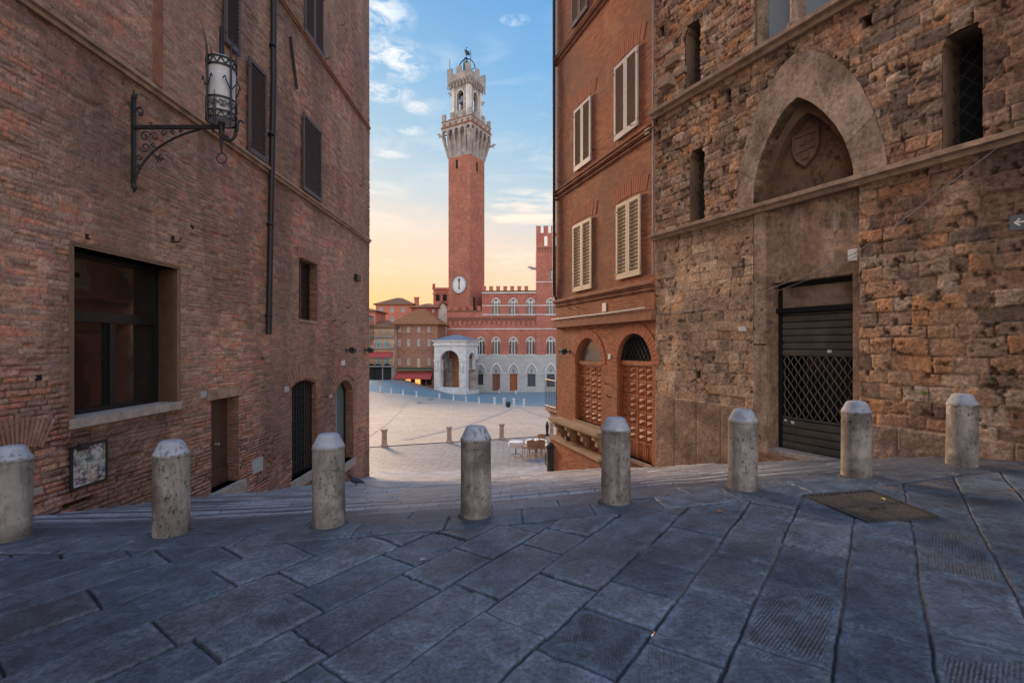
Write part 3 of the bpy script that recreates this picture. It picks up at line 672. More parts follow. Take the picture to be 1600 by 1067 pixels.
m.box(u0-.05, u1+.05, -.03, 0, v1+.024, v1+.06); m.build('surround', M['wood_brown'], wf)
m = MB(); m.box(u1, u1+.02, -.024, .40, v0, v1); m.box(u0-.02, u0, -.024, .40, v0, v1); m.box(u0, u1, -.024, .40, v1, v1+.02); m.build('lining', M['lining'], wf)
# small window
u0, u1, v0, v1 = sw_; D = .24
m = MB(); m.ring(rect(u0, u1, v0, v1), rect(u0+.07, u1-.07, v0+.07, v1-.07), D-.03, D+.03, True); m.box((u0+u1)/2-.04, (u0+u1)/2+.04, D-.028, D+.028, v0+.07, v1-.07); wf = m.build('window', M['bronze'], lb)
m = MB(); m.box(u0+.07, u1-.07, D, D+.012, v0+.07, v1-.07); m.build('pane', M['glass'], wf)
m = MB(); m.box(u0, u1, -.03, D-.031, v0-.06, v0+.003); m.build('sill', M['ledge'], wf)
# plank door
u0, u1, v0, v1 = dr; D = .22
m = MB()
for i in range(4): a = u0+(u1-u0)*i/4; m.box(a+.003, a+(u1-u0)/4-.003, D+(.006 if i % 2 else 0), D+.05, v0+.35, v1)
m.box(u0, u1, D-.012, D+.05, v0, v0+.34)
dd = m.build('door', M['wood_dark'], lb)
m = MB(); m.lathe([(.0, 0), (.03, 0), (.03, .02), (.012, .03), (.03, .05), (.03, .07), (0, .08)], 12); kn = m.build('handle', M['threshold'], dd); kn.rotation_euler = (PI/2, 0, 0); kn.location = ((u0+u1)/2+.05, D, v0+(v1-v0)*.47)
m = MB(); m.box(u0-.12, u1+.12, -.035, 0, v1+.0, v1+.20); m.build('lintel', M['ledge'], lb)
m = MB(); m.box(u0-.05, u1+.1, -.13, D, v0-.25, v0+.0); m.build('doorstep', M['threshold'], lb)
# folding lattice gate
g = MB(); D = .1; n = 9
for i in range(n+1):
    u = gt[0]+.03+(gt[1]-gt[0]-.06)*i/n; g.box(u-.013, u+.013, D, D+.03, gt[2], FL.V(455, 604)+.02+.08*math.sin(PI*i/n))
for k in range(11):
    v = gt[2]+.12+k*.22
    for i in range(n):
        a = gt[0]+.03+(gt[1]-gt[0]-.06)*i/n; b_ = gt[0]+.03+(gt[1]-gt[0]-.06)*(i+1)/n
        g.tube([(a, D-.006, v), (b_, D-.006, v+.11)], .006, 4); g.tube([(a, D-.006, v+.11), (b_, D-.006, v)], .006, 4)
g.build('folding_gate', M['iron'], lb)
m = MB(); m.prism([(p[0], p[1]) for p in gate_o], .33, .345); m.build('door_panel', M['dark'], lb)
m = MB(); m.box((gt[0]+gt[1])/2-.1, (gt[0]+gt[1])/2-.06, .3, .325, gt[2], gt[2]+2.3); m.build('door_frame', M['plate'], lb)
m = MB(); m.box(gt[0]-.05, gt[1]+.03, -.08, .3, gt[2]-.25, gt[2]+.0); m.build('doorstep', M['threshold'], lb)
m = MB(); m.prism(ado, .28, .30); m.build('glass_door', M['glass_teal'], lb)
q = [(p[0]*.88+(ad_[0]+ad_[1])/2*.12, p[1] if i in (0, len(ado)-1) else p[1]*.97+gt[2]*.03) for i, p in enumerate(ado)]
m = MB(); m.ring(ado, q, .25, .279); m.build('door_frame', M['bronze'], lb)
m = MB(); m.box(ad_[0]-.03, ad_[1]+.1, -.10, .27, ad_[2]-.25, ad_[2]); m.build('doorstep', M['threshold'], lb)
m = MB(); m.box(cel[0], cel[1], .28, .29, cel[2], cel[3]); m.build('cellar_opening', M['dark'], lb); m = MB(); m.box(FL.U(95), FL.U(150), .18, .19, FL.V(95, 800), FL.V(95, 786)); m.build('cellar_opening', M['dark'], lb)
m = MB(); m.box(cel[0], cel[1]+.08, -.05, .25, cel[2]-.07, cel[2]+.003); m.build('cellar_sill', M['threshold'], lb)
# soldier-course brick arches over openings
def soldier(F, parent, uc, v0, wdt, n, h, fan, mat, d=-.012):
    m = MB()
    for i in range(n):
        t = (i+.5)/n*2-1; a = t*fan; x = uc+t*wdt/2; z = v0+(1-t*t)*wdt*.10*fan*1.5
        ax = Vector((math.cos(a), 0, -math.sin(a))); az = Vector((math.sin(a), 0, math.cos(a)))
        m.obox(Vector((x, d+random.uniform(-.004, .004), z))+az*h/2, ax*(wdt/n/2-.006), (0, .02, 0), az*(h/2*random.uniform(.93, 1.03)))
    return m.build('brick_arch', mat, parent)
M['soldier'] = plain('soldier_brick', (.27, .145, .10), .9, .5, 9, bmp=.8, c2=(.33, .18, .13))
M['soldier_r'] = plain('soldier_brick_red', (.34, .115, .06), .9, .35, 9, bmp=.4)
soldier(FL, lb, (cel[0]+cel[1])/2, cel[3]+.02, cel[1]-cel[0]+.2, 15, .36, .5, M['soldier'])
soldier(FL, lb, (gt[0]+gt[1])/2, FL.V(455, 602), gt[1]-gt[0]+.25, 22, .40, .45, M['soldier'])
soldier(FL, lb, (ad_[0]+ad_[1])/2, FL.V(524, 600), ad_[1]-ad_[0]+.25, 16, .32, .85, M['soldier'])
soldier(FL, lb, (sw_[0]+sw_[1])/2, sw_[3]+.01, sw_[1]-sw_[0]+.1, 14, .28, .15, M['soldier'])
def shutter(F, parent, u0, u1, v0, v1, leaves, mf, ms_, d=-.06, slat=.055, rail=.06, split=False):
    wv = (u1-u0)/leaves
    for i in range(leaves):
        a = u0+i*wv+.006; b_ = u0+(i+1)*wv-.006; m = MB()
        m.box(a, a+rail, d, d+.045, v0, v1); m.box(b_-rail, b_, d, d+.045, v0, v1)
        m.box(a+rail, b_-rail, d+.001, d+.044, v1-rail*1.3, v1); m.box(a+rail, b_-rail, d+.001, d+.044, v0, v0+rail*2)
        mid = v0+(v1-v0)*.42
        if split: m.box(a+rail, b_-rail, d+.001, d+.044, mid-.04, mid+.04)
        fr = m.build('shutter', mf, parent); s = MB(); v = v0+rail*2+.01
        while v < v1-rail*1.3-slat*.5:
            if not (split and abs(v+slat/2-mid) < .07): s.obox(((a+b_)/2, d+.023, v+slat/2), ((b_-a)/2-rail, 0, 0), (0, .018, -.016), (0, .0035, .004))
            v += slat
        s.box(a+rail, b_-rail, d+.045, d+.05, v0+rail*2, v1-rail*1.3); s.build('slats', ms_, fr)
        for vv in (v0+.15, v1-.2): h = MB(); h.box(u0-.03 if i == 0 else b_-.01, a+.01 if i == 0 else u1+.03, d-.012, d+.0, vv, vv+.03); h.build('hinge', M['iron'], fr)
# the shutters of the left building: leaf stands a little open
for (x0, yt, x1, yb, lv) in ((383, 88, 411, 236, 1), (469, 175, 498, 296, 1), (474, -60, 503, 49, 2), (345, -130, 369, 65, 1)):
    shutter(FL, lb, FL.U(x0), FL.U(x1), FL.V(x0, yb), FL.V(x0, yt), lv, M['shutter_dark'], M['shutter_dark'], d=-.10 if lv == 1 else -.06, slat=.085)
# rain pipe
m = MB(); p0 = (FL.U(420, -.09), FL.V(420, 522, -.09)); p1 = (FL.U(430, -.09), FL.V(430, 0, -.09))
ext = (p1[0]+(p1[0]-p0[0])*.7, 20.)
m.tube([(p0[0], -.09, p0[1]), (p1[0]*.75+p0[0]*.25, -.09, p1[1]*.75+p0[1]*.25), (p1[0]*.8+p0[0]*.2, -.09, 20)], .065, 12)
dp = m.build('drainpipe', M['pipe'], lb, True)
m = MB()
for v in np.arange(p0[1]+.4, 19, 2.1):
    uu = p0[0]+(p1[0]-p0[0])*min(1, (v-p0[1])/(p1[1]-p0[1]))*.78; m.tube([(uu-.02, -.09, v), (uu, -.09, v+.05)], .078, 12)
m.build('bracket', M['iron'], dp)
m = MB(); m.tube([FL.uv(454, 58, -.05)[:1]+(-.05,)+FL.uv(454, 58, -.05)[1:], FL.uv(464, 139, -.05)[:1]+(-.05,)+FL.uv(464, 139, -.05)[1:]], .035, 8); m.build('anchor_rod', M['iron'], lb)
def wallbox(F, parent, x0, yt, x1, yb, dep, mat, name):
    m = MB(); a, b_ = F.U(x0), F.U(x1); c_, d_ = F.V(x0, yb), F.V(x0, yt); t = min(.006, dep/4)
    m.box(a, b_, -dep+t, 0, c_, d_); m.box(a+t, b_-t, -dep, -dep+t, c_+t, d_-t); return m.build(name, mat, parent)
wallbox(FL, lb, 393, 720, 408, 741, .05, M['plate'], 'meter_box'); wallbox(FL, lb, 313, 612, 321, 622, .03, M['plate'], 'wall_plate')
wallbox(FL, lb, 444, 604, 450, 613, .03, M['plate'], 'wall_plate'); wallbox(FL, lb, 533, 563, 538, 571, .03, M['whitebox'], 'wall_plate'); wallbox(FL, lb, 514, 617, 518, 622, .03, M['plate'], 'wall_plate')
wallbox(FL, lb, 553, 428, 559, 438, .12, M['iron'], 'junction_box')
def hooks(F, parent, pts):
    for x, y in pts:
        u, v = F.uv(x, y); m = MB(); m.tube([(u, .02, v), (u, -.12, v), (u, -.14, v+.07)], .013, 6); m.build('wall_hook', M['iron'], parent)
hooks(FL, lb, [(541, 481), (518, 502), (533, 505), (562, 516), (508, 92), (532, 40), (563, 290), (505, 620), (385, 230), (270, 378)])
# putlog holes
m = MB()
for x, y in ((137, 370), (196, 430), (270, 372), (560, 340), (520, 380), (556, 560), (560, 590), (530, 440), (300, 355), (60, 590), (410, 560)):
    u, v = FL.uv(x, y); m.box(u-.04, u+.04, -.004, .0, v-.035, v+.035)
m.build('putlog_hole', M['dark'], lb)['kind'] = 'stuff'
# balconies on its far end, over the square
def balcony(F, parent, name, u0, u1, d0, d1, v, h, matslab, cloth=None):
    s = MB(); s.box(u0, u1, d0, d1, v-.12, v); s.box(u0, u1-.1, d0+.1, d1-.1, v-.2, v-.12); o = s.build(name, matslab, parent)
    r = MB(); e = .03
    for a, b_ in (((u0, d0), (u1, d0)), ((u1, d0), (u1, d1)), ((u1, d1), (u0, d1))):
        L_ = math.dist(a, b_); n = max(2, int(L_/.12))
        for z in (v+.06, v+h): r.tube([(a[0], a[1], z), (b_[0], b_[1], z)], .018, 6)
        for i in range(n+1): f = i/n; p = (a[0]+(b_[0]-a[0])*f, a[1]+(b_[1]-a[1])*f); r.tube([(p[0], p[1], v), (p[0], p[1], v+h)], .010, 5)
    r.build('railing', M['iron'], o)
    if cloth: c_ = MB(); c_.box(u0+.1, u1+.03, d0-.03, d0-.01, v+.1, v+h); c_.box(u1+.03, u1+.05, d0-.03, d0+.9, v+.1, v+h); c_.build('red_cloth', cloth, o)
balcony(FL, lb, 'balcony', UL, UL+.7, .05, 2.2, FL.V(577, 533), 1.0, M['ledge'])
balcony(FL, lb, 'balcony', UL, UL+.3, .15, 2.0, FL.V(577, 637), .95, M['ledge'], M['redcloth'])
# floodlights on the left wall
def flood(F, px, py, lab):
    u, v = F.uv(px, py); o = empty('floodlight', F.world(u, 0, v), F.rz, lab, 'floodlight', 'floodlights low on the house walls')
    m = MB(); m.obox((0, -.22, .0), (.13, 0, 0), (0, .09, .03), (0, -.03, .07)); m.box(-.10, .10, -.30, -.17, -.10, -.07); m.build('housing', M['iron'], o)
    m = MB(); m.tube([(0, 0, 0), (0, -.12, 0), (0, -.16, .02)], .02, 6); m.box(-.05, .05, -.02, 0, -.07, .07); m.build('bracket', M['iron'], o)
    m = MB(); m.obox((0, -.318, .03), (.10, 0, 0), (0, .004, .001), (0, -.012, .045)); m.build('lens', M['glass_blue'], o)
flood(FL, 541, 547, 'black floodlight on the brown brick wall above the arched glass door')
flood(FL, 570, 547, 'black floodlight at the far corner of the brown brick building beside the balcony')
# notice board
o = empty('notice_board', FL.world(FL.U(107), 0, FL.V(107, 768)), FL.rz, 'small framed board of torn weathered grey posters under the big shop window', 'notice board')
wq, hq = FL.U(165)-FL.U(107), FL.V(107, 699)-FL.V(107, 768)
m = MB(); m.ring(rect(0, wq, 0, hq), rect(.03, wq-.03, .03, hq-.03), -.035, -.002, True); m.build('frame', M['iron'], o)
def paper():
    m, t, b = newmat('torn_posters'); v = objvec(t); vo = t.n('ShaderNodeTexVoronoi', feature='F1'); vo.inputs['Scale'].default_value = 7; _, nc = t.noise(v, 5, 5, .7)
    t.L(t.vmath('ADD', v, t.vmath('SCALE', nc, .25)), vo.inputs['Vector']); n, _ = t.noise(v, 13, 6, .7, .5)
    col = t.ramp(n, [(.36, (.07, .06, .06)), (.46, (.22, .21, .22)), (.53, (.45, .44, .46)), (.6, (.60, .55, .48)), (.68, (.20, .19, .20))]); t.L(t.mix(.3, col, vo.outputs['Color'], 'MULTIPLY'), b.inputs['Base Color']); b.inputs['Roughness'].default_value = .8
    bump(t, b, n, .8, .01); return m
m = MB(); m.box(.03, wq-.03, -.022, -.003, .03, hq-.03); m.build('posters', paper(), o)
m = MB(); m.box(.08, .2, -.09, -.036, hq-.06, hq+.03); m.build('lamp', M['bin'], o)

# wall lantern on its bracket
FLx = FL.U(206); zarm = FL.V(206, 199); o = empty('wall_lantern', FL.world(FLx, 0, zarm), FL.rz-PI/2, 'large wrought iron lantern with frosted glass cylinder on a scrolled wall bracket', 'lantern')
# local: x = out from the wall into the street, z = up
def spiral(cx, cz, r0, turns, a0, sgn=1, n=26, y=0):
    return [(cx+r0*(1-.8*i/n)*math.cos(a0+sgn*2*PI*turns*i/n), y, cz+r0*(1-.8*i/n)*math.sin(a0+sgn*2*PI*turns*i/n)) for i in range(n+1)]
def bez(a, b, c, d, n=14):
    return [tuple((1-t)**3*a[k]+3*(1-t)**2*t*b[k]+3*(1-t)*t*t*c[k]+t**3*d[k] for k in range(3)) for t in [i/n for i in range(n+1)]]
AL = 1.36
m = MB(); m.box(.012, .045, -.03, .03, -.86, .46); m.tube([(.03, 0, -.86), (.05, 0, -.92), (.03, 0, -.99)], [.035, .03, .004], 8)
for s_ in (-1, 1): m.tube(bez((.03, 0, .20), (.03+s_*.05, 0, .34), (.03+s_*.16, 0, .30), (.03+s_*.13, 0, .20)), .014, 6); m.tube(spiral(.03+s_*.10, .20, .035, .9, 0 if s_ > 0 else PI, -s_), .012, 6)
for k in range(6): a = k*PI/3; m.tube([(.03, 0, .44), (.03+.06*math.sin(a), .0, .47+.06*math.cos(a))], [.02, .012], 6)
m.tube([(.03, 0, .46), (.03, 0, .55)], .012, 6); m.build('wall_plate', M['iron'], o)
m = MB(); m.box(.04, AL+.03, -.022, .022, -.03, .022); m.build('arm', M['iron'], o)
m = MB(); m.tube(bez((.05, 0, -.80), (.16, 0, -.40), (.55, 0, -.15), (1.05, 0, -.035)), .016, 6)
for cx, cz, r, tr, a0, sg in ((.20, -.14, .085, 1.3, 0, 1), (.20, -.30, .08, 1.3, PI, 1), (.34, -.15, .07, 1.3, PI, -1), (.11, -.45, .05, 1.2, 0, -1), (.48, -.10, .05, 1.2, 0, 1), (.62, -.085, .04, 1.2, PI, -1), (.10, -.58, .035, 1.2, PI, 1), (.74, -.07, .03, 1.1, 0, 1), (.33, -.31, .06, 1.3, PI/2, 1)):
    m.tube(spiral(cx, cz, r, tr, a0, sg), .009, 5)
for (cx, cz) in ((.38, -.47), (.43, -.44), (.41, -.51), (.46, -.485)): m.tube(spiral(cx, cz, .03, .9, 0, 1, 12), .010, 5)
m.tube(bez((.27, 0, -.36), (.32, 0, -.42), (.36, 0, -.44), (.42, 0, -.47)), .010, 5); m.tube(spiral(.05, -.76, .035, 1, 0, 1, 14), .010, 5); m.tube(spiral(.28, .05, .03, .9, -PI/2, 1, 12), .009, 5)
m.build('scrollwork', M['iron'], o)
G = MB(); r0 = .188; zb = .06; G.lathe([(.02, zb), (r0*.86, zb), (r0*.9, zb+.02), (r0, zb+.9), (r0*.97, zb+.93), (.02, zb+.93)], 32, (AL, 0, 0)); G.build('lamp_glass', M['frost'], o, True)
m = MB()
def hoop(m, r, z, h=.022, t=.014):
    n = 36; vs = []
    for k in range(n):
        a = 2*PI*k/n
        for rr, zz in ((r, z), (r+t, z), (r+t, z+h), (r, z+h)): vs.append((AL+rr*math.cos(a), rr*math.sin(a), zz))
    m.add(vs, [(k*4+j, ((k+1) % n)*4+j, ((k+1) % n)*4+(j+1) % 4, k*4+(j+1) % 4) for k in range(n) for j in range(4)])
for z in (.06, .16, .36, .84, .95): hoop(m, r0+.006, z)
for k in range(24):
    a = 2*PI*k/24; b_ = 2*PI*(k+1)/24; z0, z1 = (.86, .955) if k % 2 else (.955, .86); R_ = r0+.013
    m.tube([(AL+R_*math.cos(a), R_*math.sin(a), z0), (AL+R_*math.cos(b_), R_*math.sin(b_), z1)], .009, 5)
    z0, z1 = (.07, .165) if k % 2 else (.165, .07); m.tube([(AL+R_*math.cos(a), R_*math.sin(a), z0), (AL+R_*math.cos(b_), R_*math.sin(b_), z1)], .009, 5)
for k in range(10):
    for sgn in (1, -1):
        a0 = 2*PI*(k+.5+sgn*.16)/10
        pts = [(AL+(r0+.013)*math.cos(a0+q/r0), (r0+.013)*math.sin(a0+q/r0), .265+zz) for q, zz in [(sgn*.035*(1-.75*i/12)*math.cos(i*.55), .06*(1-.7*i/12)*math.sin(i*.55)) for i in range(13)]]
        m.tube(pts, .008, 5)
m.build('cage', M['iron'], o)
m = MB()
for k in range(4):
    a = PI/2*k+PI/4+.35; ca, sa = math.cos(a), math.sin(a); R_ = r0+.03
    m.tube([(AL+R_*ca*.9, R_*sa*.9, -.06), (AL+R_*ca, R_*sa, .1), (AL+R_*ca, R_*sa, .95), (AL+R_*ca*1.02, R_*sa*1.02, 1.1), (AL+R_*ca*1.35, R_*sa*1.35, 1.36)], [.010, .014, .014, .012, .002], 6)
    for sgn in (1, -1):
        tx, ty = -sa*sgn, ca*sgn; m.tube([(AL+R_*ca+tx*.09*math.sin(q)*1.0, R_*sa+ty*.09*math.sin(q), .50+.12*q-.0*q) if q < 1.4 else (AL+R_*ca+tx*(.09+.03*(q-1.4)), R_*sa+ty*(.09+.03*(q-1.4)), .668-.05*(q-1.4)**1.5) for q in [i*.2 for i in range(13)]], .009, 5)
m.build('upright', M['iron'], o)
m = MB(); a = -.9; p = (AL+r0*1.08*math.cos(-PI/2+.1), r0*1.08*math.sin(-PI/2+.1)); m.tube([(p[0], p[1], -.05), (p[0], p[1], .1), (p[0], p[1], .46)], [.012, .018, .002], 6)
m.tube([(AL, 0, .99), (AL, 0, 1.3), (AL, 0, 1.75)], [.03, .02, .002], 8); m.box(AL-.035, AL+.035, -.006, .006, 1.0, 1.5); m.box(AL-.005, AL+.005, -.035, .035, 1.0, 1.42); m.tube([(AL, 0, .5), (AL-.0, 0, .99)], .012, 6); m.lathe([(.01, .97), (r0*.95, .965), (.05, 1.05), (.02, 1.12)], 24, (AL, 0, 0)); m.build('spike', M['iron'], o)
m = MB(); m.tube([(AL, 0, .05), (AL, 0, -.12), (AL, 0, -.40)], [.05, .035, .012], 8)
m.tube(bez((AL+.02, 0, -.05), (AL+.02, -.02, -.28), (AL+.22, -.02, -.28), (AL+.24, 0, -.02)), .022, 7); m.tube(bez((AL+.24, 0, -.02), (AL+.25, 0, .12), (AL+.30, 0, .10), (AL+.33, 0, .05)), .016, 6)
m.box(AL-.02, AL+.10, -.03, .03, -.20, -.14); m.tube([(AL, 0, -.40)]+[(AL+.075*math.sin(t*2*PI/20), 0, -.475+.075*math.cos(t*2*PI/20)) for t in range(21)], .009, 6); m.build('pendant', M['iron'], o)

# ------------------------------------------------------------------ STONE BUILDING (right)
FS = Frame(3.48, 11.46, .52, -1)
sb = empty('stone_building', (FS.o[0], FS.o[1], 0), FS.rz, 'brown rubble stone building with a pointed arch over a metal roller shutter', 'building')
def P(pts, F=FS): return [F.uv(x, y) for x, y in pts]
outA = P([(1155, 335), (1154, 300), (1158, 262), (1170, 217), (1187, 170), (1205, 134), (1224, 105), (1244, 86), (1266, 79), (1292, 85), (1320, 102), (1345, 130), (1364, 168), (1378, 208), (1386, 240), (1388, 263)])
inA = P([(1180, 330), (1180, 300), (1184, 272), (1192, 245), (1203, 217), (1217, 190), (1233, 167), (1250, 152), (1272, 162), (1292, 178), (1308, 196), (1321, 217), (1330, 240), (1336, 262), (1337, 283)])
VS = FS.V(1022, 371); VU = FS.V(1019, 184)      # heights of the two string courses
outA[0] = (outA[0][0], VS-.05); outA[-1] = (outA[-1][0], VS-.05); inA[0] = (inA[0][0], VS-.05); inA[-1] = (inA[-1][0], VS-.05)
uj0, uj1 = FS.U(1178), FS.U(1344)
ud0, ud1 = FS.U(1204), FS.U(1331); vdt = FS.V(1204, 443); vdb = FS.V(1204, 700)
UR = FS.U(1600)+2.6
slit = {}
def slitpoly(x0, yt, x1, yb, sh):
    a, b_ = FS.U(x0), FS.U(x1); v0, v1 = FS.V(x0, yb), FS.V(x0, yt); w_ = (b_-a)*sh; h_ = w_*1.1
    return [(a, v0), (a, v1-h_), (a+w_*.35, v1-h_*.7), (a+w_*.5, v1), (b_-w_*.5, v1), (b_-w_*.35, v1-h_*.7), (b_, v1-h_), (b_, v0)], (a, b_, v0, v1)
sA, rA = slitpoly(1073, 45, 1097, 150, .3); sB, rB = slitpoly(1079, 238, 1102, 348, .3); sC, rC = slitpoly(1474, 62, 1537, 240, .22)
tw = (FS.U(1181), FS.U(1312), VU+.12, VU+2.4)
def stone_wall():
    du_ = .02; us = np.arange(0, UR+.01, du_); vs = np.arange(-1.9, 12.6, .022); U_, V_ = np.meshgrid(us, vs)
    # three zones: rubble above the lower course, coursed ashlar below, big blocks right of the door
    wu = U_+.05*(fbm(U_*2.2, V_*2.2, 1, 3)-.5)*2; wv_ = V_+.045*(fbm(U_*2.2+7, V_*2.2, 2, 3)-.5)*2
    def lay(h0, h1, w0, w1, seed):
        r = np.random.default_rng(seed); rc = [-2.2]
        while rc[-1] < 13: rc.append(rc[-1]+r.uniform(h0, h1))
        cuts = []
        for k in range(len(rc)):
            c = [-1.]
            while c[-1] < UR+1.5: c.append(c[-1]+r.uniform(w0, w1)*(1.4 if r.random() < .15 else 1))
            cuts.append(np.array(c))
        return rc, cuts
    A = lay(.13, .22, .16, .34, 3); B = lay(.16, .25, .22, .46, 4)
    ra, ca, dua, dva = blocks(wu, wv_, *A); rb_, cb, dub, dvb = blocks(wu, wv_, *B)
    za = (V_ > VS) & (U_ < uj1+.0) | (V_ > VS+1.5+.3*np.sin(U_)) & (U_ > uj1)
    r = np.where(za, ra, rb_+500); c = np.where(za, ca, cb); du = np.where(za, dua, dub); dv = np.where(za, dva, dvb)
    ed = np.minimum(du, dv); rd = _h(r, c, 1); rd2 = _h(r, c, 2); rd3 = _h(r, c, 3)
    smooth_ = ((U_ < uj0) & (V_ < VS))
    e = np.clip(ed/np.where(smooth_, .018, .035), 0, 1); prof = np.sqrt(1-(1-e)**2)
    n1_ = fbm(U_*3, V_*3, 10, 3); n2_ = fbm(U_*11, V_*11, 20, 4); n3_ = fbm(U_*24, V_*30, 30, 3)
    rough = np.where(smooth_, .5, np.where(za, 1.25, 1.0))*(.6+.8*n1_)
    pit = ss(.60, .75, n2_)*(rd3 > .35)
    h = (prof*.028+.030*(rd-.5)+.034*(n2_-.5)+.024*(n3_-.5)-.035*pit)*rough
    h = np.where(ss(.55, .62, fbm(U_*1.3, V_*1.3, 44, 3))*(rd2 > .8) > .5, h-.03, h)
    # smooth slabs low on the left corner, plinth to the right of the door
    pl1 = FS.V(1025, 620)+(U_/uj0)*(FS.V(1178, 638)-FS.V(1025, 620)); low = (U_ < uj0) & (V_ < pl1)
    pl2 = FS.V(1360, 662)+(U_-FS.U(1360))/(FS.U(1600)-FS.U(1360))*(FS.V(1600, 692)-FS.V(1360, 662)); plin = (U_ > uj1) & (V_ < pl2)
    pj = np.abs(((U_/.62) % 1)-.5)*.62; pe = .31-pj
    h = np.where(low, .03+.008*(n2_-.5)-.02*(pe < .012), h); h = np.where(plin, .075+.03*(n2_-.5)+.01*(n3_-.5)-.03*(pe < .012), h)
    pal = np.array([[.40, .235, .135], [.33, .195, .12], [.43, .29, .19], [.25, .155, .10], [.42, .215, .105], [.36, .23, .15], [.38, .21, .12], [.20, .135, .095]])
    k = (rd2*7.999).astype(int); tint = pal[k]; tint = tint*(.72)+np.array([.33, .20, .125])*.28; tint = np.where(smooth_[..., None], tint*.55+np.array([.42, .27, .165])*.45, tint)
    # right end greyer and darker stone
    g = ss(uj1+.3, uj1+2.3, U_)[..., None]; tint = tint*(1-.22*g); tint = tint*(.70+.6*fbm(U_*.9, V_*.9, 60, 4)[..., None])
    brd = ss(.5, .62, fbm(U_*.8+5, V_*.55, 71, 3))[..., None]*(~smooth_)[..., None]; tint = tint*(1-.3*brd)+np.array([.33, .14, .08])*.3*brd
    st = ss(.50, .60, fbm(U_*.8, V_*.5, 81, 4))[..., None]; tint = tint*(1-.30*st)+np.array([.12, .085, .065])*.30*st
    mc = np.array([.30, .19, .12])*(.75+.4*fbm(U_*2, V_*2, 82, 2)[..., None]); mk = np.clip(1-ed/.013, 0, 1)[..., None]*np.where(smooth_, .75, 1.0)[..., None]; deep = ss(.45, .6, fbm(U_*3, V_*3, 91, 2))[..., None]
    mc = mc*(1-deep)+np.array([.07, .05, .04])*deep; tint = tint*(1-.85*mk)+mc*.85*mk
    pk = (pit*.7)[..., None]; tint = tint*(1-pk)+np.array([.07, .048, .035])*pk
    lc = np.array([.25, .155, .098])*(.8+.4*_h(np.floor(U_/.62+.5), U_*0+3, 5)[..., None]); tint = np.where(low[..., None], lc*(.75+.5*n1_[..., None]), tint)
    pc = np.array([.26, .165, .11])*(.7+.6*n1_[..., None]); tint = np.where(plin[..., None], pc, tint)
    mm_ = np.array([.27, .175, .112]); tint = mm_*np.clip(tint/mm_, .05, 3)**1.6*np.where(U_ > uj1, 1.04, 1.22)[..., None]*np.array([.92, 1.0, 1.08])
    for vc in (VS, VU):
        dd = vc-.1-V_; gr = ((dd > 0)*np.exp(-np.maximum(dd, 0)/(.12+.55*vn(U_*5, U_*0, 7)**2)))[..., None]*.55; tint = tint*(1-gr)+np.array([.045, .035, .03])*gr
    keep = np.ones((len(vs)-1, len(us)-1), bool); cu = U_[:-1, :-1]+du_/2; cv = V_[:-1, :-1]+.011
    ins = [outA, rect(uj0, uj1, -9, VS), sA, sB, sC, rect(*tw)]
    ins.append(rect(FS.U(1140)-.06, FS.U(1140)+.06, FS.V(1140, 158), FS.V(1140, 142))); ins.append(rect(FS.U(1357)-.08, FS.U(1357)+.07, FS.V(1357, 45), FS.V(1357, 25)))
    ins.append(rect(FS.U(1092)-.06, FS.U(1092)+.06, FS.V(1092, 590), FS.V(1092, 579))); ins.append(rect(FS.U(1035)-.08, FS.U(1035)+.08, FS.V(1035, 60), FS.V(1035, 42)))
    ins.append(rect(FS.U(1031)-.07, FS.U(1031)+.07, FS.V(1031, 218), FS.V(1031, 205)))
    for p in ins: keep &= ~inside(p, cu, cv)
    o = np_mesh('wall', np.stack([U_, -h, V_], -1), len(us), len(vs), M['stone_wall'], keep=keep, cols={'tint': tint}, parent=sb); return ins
ins = stone_wall()
m = MB()      # the openings' reveals
for k, p in enumerate(ins[2:]):
    n = len(p); dp_ = .5 if k < 3 else .35; m.add([(q[0], -.02, q[1]) for q in p]+[(q[0], dp_, q[1]) for q in p], [(i, (i+1) % n, (i+1) % n+n, i+n) for i in range(n)])
m.add([(0, 0, -2), (0, 9, -2), (0, 9, 12.5), (0, 0, 12.5)], [(0, 1, 2, 3)]); m.add([(0, 0, 12.5), (UR, 0, 12.5), (UR, 9, 12.5), (0, 9, 12.5)], [(0, 1, 2, 3)]); m.add([(UR, 0, -2), (UR, 9, -2), (UR, 9, 12.5), (UR, 0, 12.5)], [(0, 1, 2, 3)])
m.build('masonry', M['reveal'], sb)
m = MB(); m.box(.02, UR-.02, .9, .95, -2, 12.4)
for k, p in enumerate(ins[2:]):
    if k > 3: c_ = [sum(q[0] for q in p)/4, sum(q[1] for q in p)/4]; m.box(c_[0]-.12, c_[0]+.12, .34, .35, c_[1]-.12, c_[1]+.12)
m.build('inner_dark', M['dark'], sb)
# string courses
molding(FS, sb, 0, 0, -.05, UR, .10, .17, M['ledge'], v=VS)
molding(FS, sb, 0, 0, -.05, UR, .12, .20, M['ledge'], v=VU)
